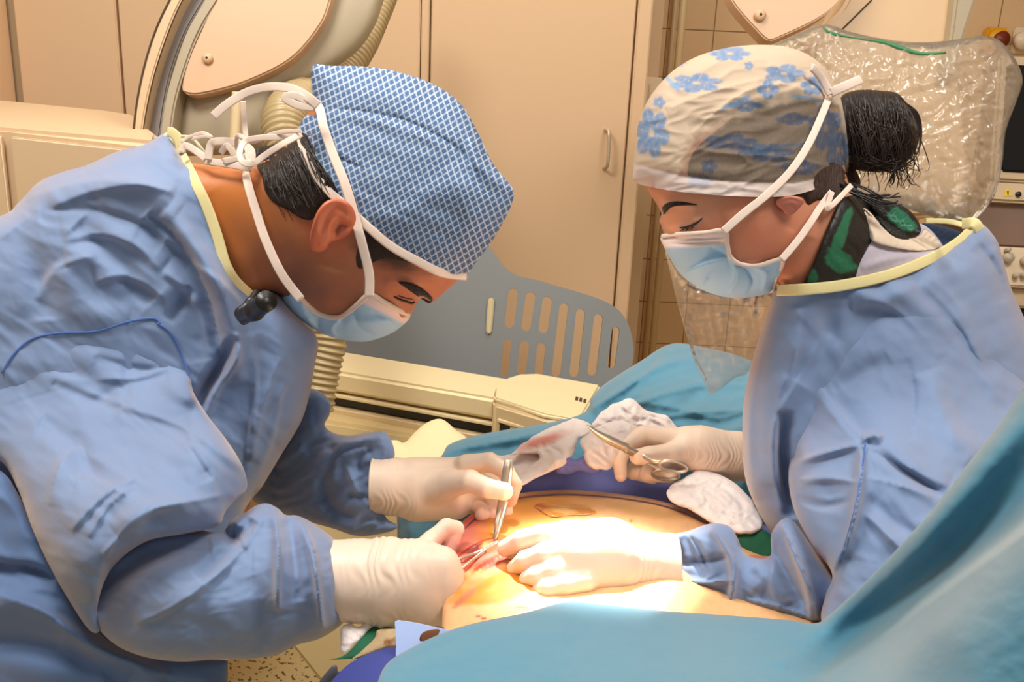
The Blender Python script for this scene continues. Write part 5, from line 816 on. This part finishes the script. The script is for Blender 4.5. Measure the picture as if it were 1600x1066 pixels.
gz([(1042, 772), (1052, 756), (1075, 744), (1092, 732), (1112, 736), (1140, 750), (1165, 770), (1182, 796), (1192, 822), (1172, 834), (1142, 832), (1112, 818), (1080, 798), (1052, 786)], [(1045, 772, 1.06), (1100, 735, 1.10), (1190, 820, .99), (1120, 815, 1.01)], 'thick folded white gauze pad against the side of the woman\'s gown', [], 2.4, .022, .8)
gz([(532, 1000), (533, 982), (548, 974), (562, 980), (575, 960), (572, 950), (590, 950), (610, 958), (622, 968), (600, 972), (584, 976), (572, 990), (556, 1006), (543, 1018), (533, 1020)], [(532, 1000, .84), (610, 960, .86), (570, 1000, .84)], 'crumpled gauze hanging below the nearer glove of the man', [(585, 970, 10, 6, 0)], 3, .014, .7)

# ------------------------------------------------------------------ things at the near left edge of the table
g_ = inflate('green_drape', [(512, 1032, 'c'), (538, 1024), (558, 1005), (574, 986), (596, 970), (628, 958), (650, 975), (640, 1000), (600, 1010), (570, 1027), (540, 1030)], [(512, 1032, .81), (640, 970, .87), (600, 1010, .84)], m_green, None, .6, .01, 3, noise=[(1.5, 30, 16, -30, 'f')]); tag(g_, 'dark green cloth tip beside the light blue flap', 'cloth')
g_ = inflate('green_drape', [(1150, 842), (1175, 828), (1200, 832), (1230, 870), (1215, 900), (1180, 880)], [(1150, 842, .985), (1220, 890, .96), (1200, 832, .98)], m_green, None, .6, .01, 3, noise=[(1.5, 30, 16, -30, 'f')]); tag(g_, 'dark green cloth showing under the gauze pad beside the blue sleeve', 'cloth')
g_ = inflate('tan_wrapping', [(585, 998), (590, 985), (612, 983), (632, 985), (632, 1008), (600, 1014), (575, 1022), (550, 1030), (562, 1020)], [(560, 1025, .80), (630, 985, .795), (620, 1008, .785)], mat('tan_wrap', 'b9a079', .4, noise=(60, '8a5a2c', .5, .65)), None, .6, .01, 2.5, noise=[(2.2, 16, 10, 0, 'r')]); tag(g_, 'crumpled tan wrapping between the green cloth and the violet drape', 'wrapping')
g_ = inflate('side_drape', [(500, 1090, 'c'), (520, 1062), (548, 1036), (585, 1018), (622, 1008), (680, 1000), (700, 1010), (640, 1040), (600, 1090, 'c')], [(500, 1080, .76), (620, 1010, .785), (700, 1010, .78), (600, 1080, .70)], mat('deep_violet_blue', '343f8c', .7, bump=[(700, .12, .0004)]), None, .5, .012, 4, folds=[([(530, 1090), (560, 1055), (620, 1025)], 2.5, 2, 's')]); tag(g_, 'deep violet-blue drape hanging at the near left end of the table', 'drape')
g_ = inflate('grey_tube', [(486, 1090, 'c'), (500, 1064), (518, 1042), (526, 1040), (531, 1050), (560, 1030), (545, 1042), (520, 1066), (506, 1090, 'c')], .785, mat('dark_grey_rubber', '454650', .5), None, .7, .012, 3); tag(g_, 'dark grey strap edge along the violet-blue drape', 'strap')
hole = capsule((668, 990), (688, 990), 7.5, 8); hole = np.array([(656, 1003), (657, 993), (664, 987), (676, 984), (687, 984), (685, 992), (682, 998), (668, 1002)], float)
g_ = plate_with_holes('instrument_pouch', [(617, 972), (622, 970), (650, 974), (690, 983), (714, 988, 'c'), (706, 994, 'c'), (700, 1004, 'c'), (660, 1016), (618, 1034, 'c'), (619, 1000)], [resample(smooth_path([tuple(h) for h in hole], True, 4)[0], 3, True)[0]], [(617, 972, .775), (712, 988, .800), (618, 1034, .755), (680, 990, .785)], .0015, mat('light_blue_sheet', '9fb4e2', .7)); tag(g_, 'stiff light blue flap with an oval hole at the drape edge', 'pouch')
hs = inflate('skin_under_hole', [(650, 1006), (655, 982), (692, 980), (692, 1004)], .80, mat('dark_brown', '5c3a2a', .7, noise=(50, 'a0673f', .45, .55)), g_, .4, .004, 3); hs.o['label'] = 'brown skin patch seen through the hole'  # patch of brown skin set behind the flap's hole

# ------------------------------------------------------------------ clear plastic covers
def plastic(name, haze, col='e8d6bd'):
    m = bpy.data.materials.new(name); m.use_nodes = True; nt = m.node_tree; N = nt.nodes.new; L = nt.links.new; nt.nodes.remove(nt.nodes['Principled BSDF']); out = nt.nodes['Material Output']
    tr = N('ShaderNodeBsdfTransparent'); gl = N('ShaderNodeBsdfGlossy'); gl.inputs['Roughness'].default_value = .16; df = N('ShaderNodeBsdfDiffuse'); df.inputs['Color'].default_value = (*lin(col), 1); tl = N('ShaderNodeBsdfTranslucent'); tl.inputs['Color'].default_value = (*lin(col), 1)
    tc = N('ShaderNodeTexCoord'); n = N('ShaderNodeTexNoise'); n.inputs['Scale'].default_value = 14; n.inputs['Detail'].default_value = 2; n.inputs['Distortion'].default_value = .8; L(tc.outputs['Object'], n.inputs['Vector']); b = N('ShaderNodeBump'); b.inputs['Strength'].default_value = .7; b.inputs['Distance'].default_value = .012; L(n.outputs[0], b.inputs['Height'])
    for s_ in (gl, df): L(b.outputs[0], s_.inputs['Normal'])
    a = N('ShaderNodeMixShader'); a.inputs[0].default_value = .5; L(df.outputs[0], a.inputs[1]); L(tl.outputs[0], a.inputs[2])
    m1 = N('ShaderNodeMixShader'); m1.inputs[0].default_value = haze; L(tr.outputs[0], m1.inputs[1]); L(a.outputs[0], m1.inputs[2]); fr = N('ShaderNodeFresnel'); fr.inputs[0].default_value = 1.5; L(b.outputs[0], fr.inputs['Normal'])
    m2 = N('ShaderNodeMixShader'); L(fr.outputs[0], m2.inputs[0]); L(m1.outputs[0], m2.inputs[1]); L(gl.outputs[0], m2.inputs[2]); L(m2.outputs[0], out.inputs[0]); return m
bag = inflate('sterile_bag', [(1196, 80), (1225, 62), (1285, 38), (1330, 50), (1390, 62), (1440, 66), (1490, 62), (1530, 56), (1560, 62), (1585, 90), (1598, 125), (1588, 160), (1572, 205), (1566, 260), (1552, 310), (1528, 340), (1512, 350), (1460, 340), (1400, 322), (1350, 320), (1310, 290), (1290, 220), (1260, 140), (1220, 110)],
              1.52, plastic('clear_bag', .36), None, .5, .07, 3.2, noise=[(7, 60, 24, 70, 'r'), (5, 34, 22, -30, 'r'), (2, 11, 8, 20, 'r')])
tag(bag, 'crumpled clear sterile plastic bag over the detector behind the hair bun', 'plastic bag')
tube('green_tape', pathpx([(1286, 42), (1300, 52), (1340, 60), (1380, 66), (1410, 76), (1440, 84), (1478, 82)], 6, bag, .002), [.0015, .003, .0012, .0035, .0045, .003, .002], mat('green_tape_mat', '2f7a4a', .5), bag.o, 8, .5)
bag2 = inflate('plastic_cover', [(1040, 392), (1060, 424), (1085, 446), (1120, 452), (1180, 452), (1215, 448), (1206, 490), (1190, 530), (1170, 580), (1150, 590), (1120, 612), (1108, 616), (1098, 590), (1086, 568), (1075, 530), (1060, 480), (1048, 430)], [(1040, 392, 1.0), (1200, 450, .99), (1110, 612, 1.06), (1180, 560, 1.05)], plastic('clear_cover', .22), None, .4, .018, 3, noise=[(9, 40, 16, 75, 'r'), (7, 26, 14, -20, 'r')])
tag(bag2, 'clear plastic sheet hanging below the woman\'s mask in front of the teal drape', 'plastic sheet')
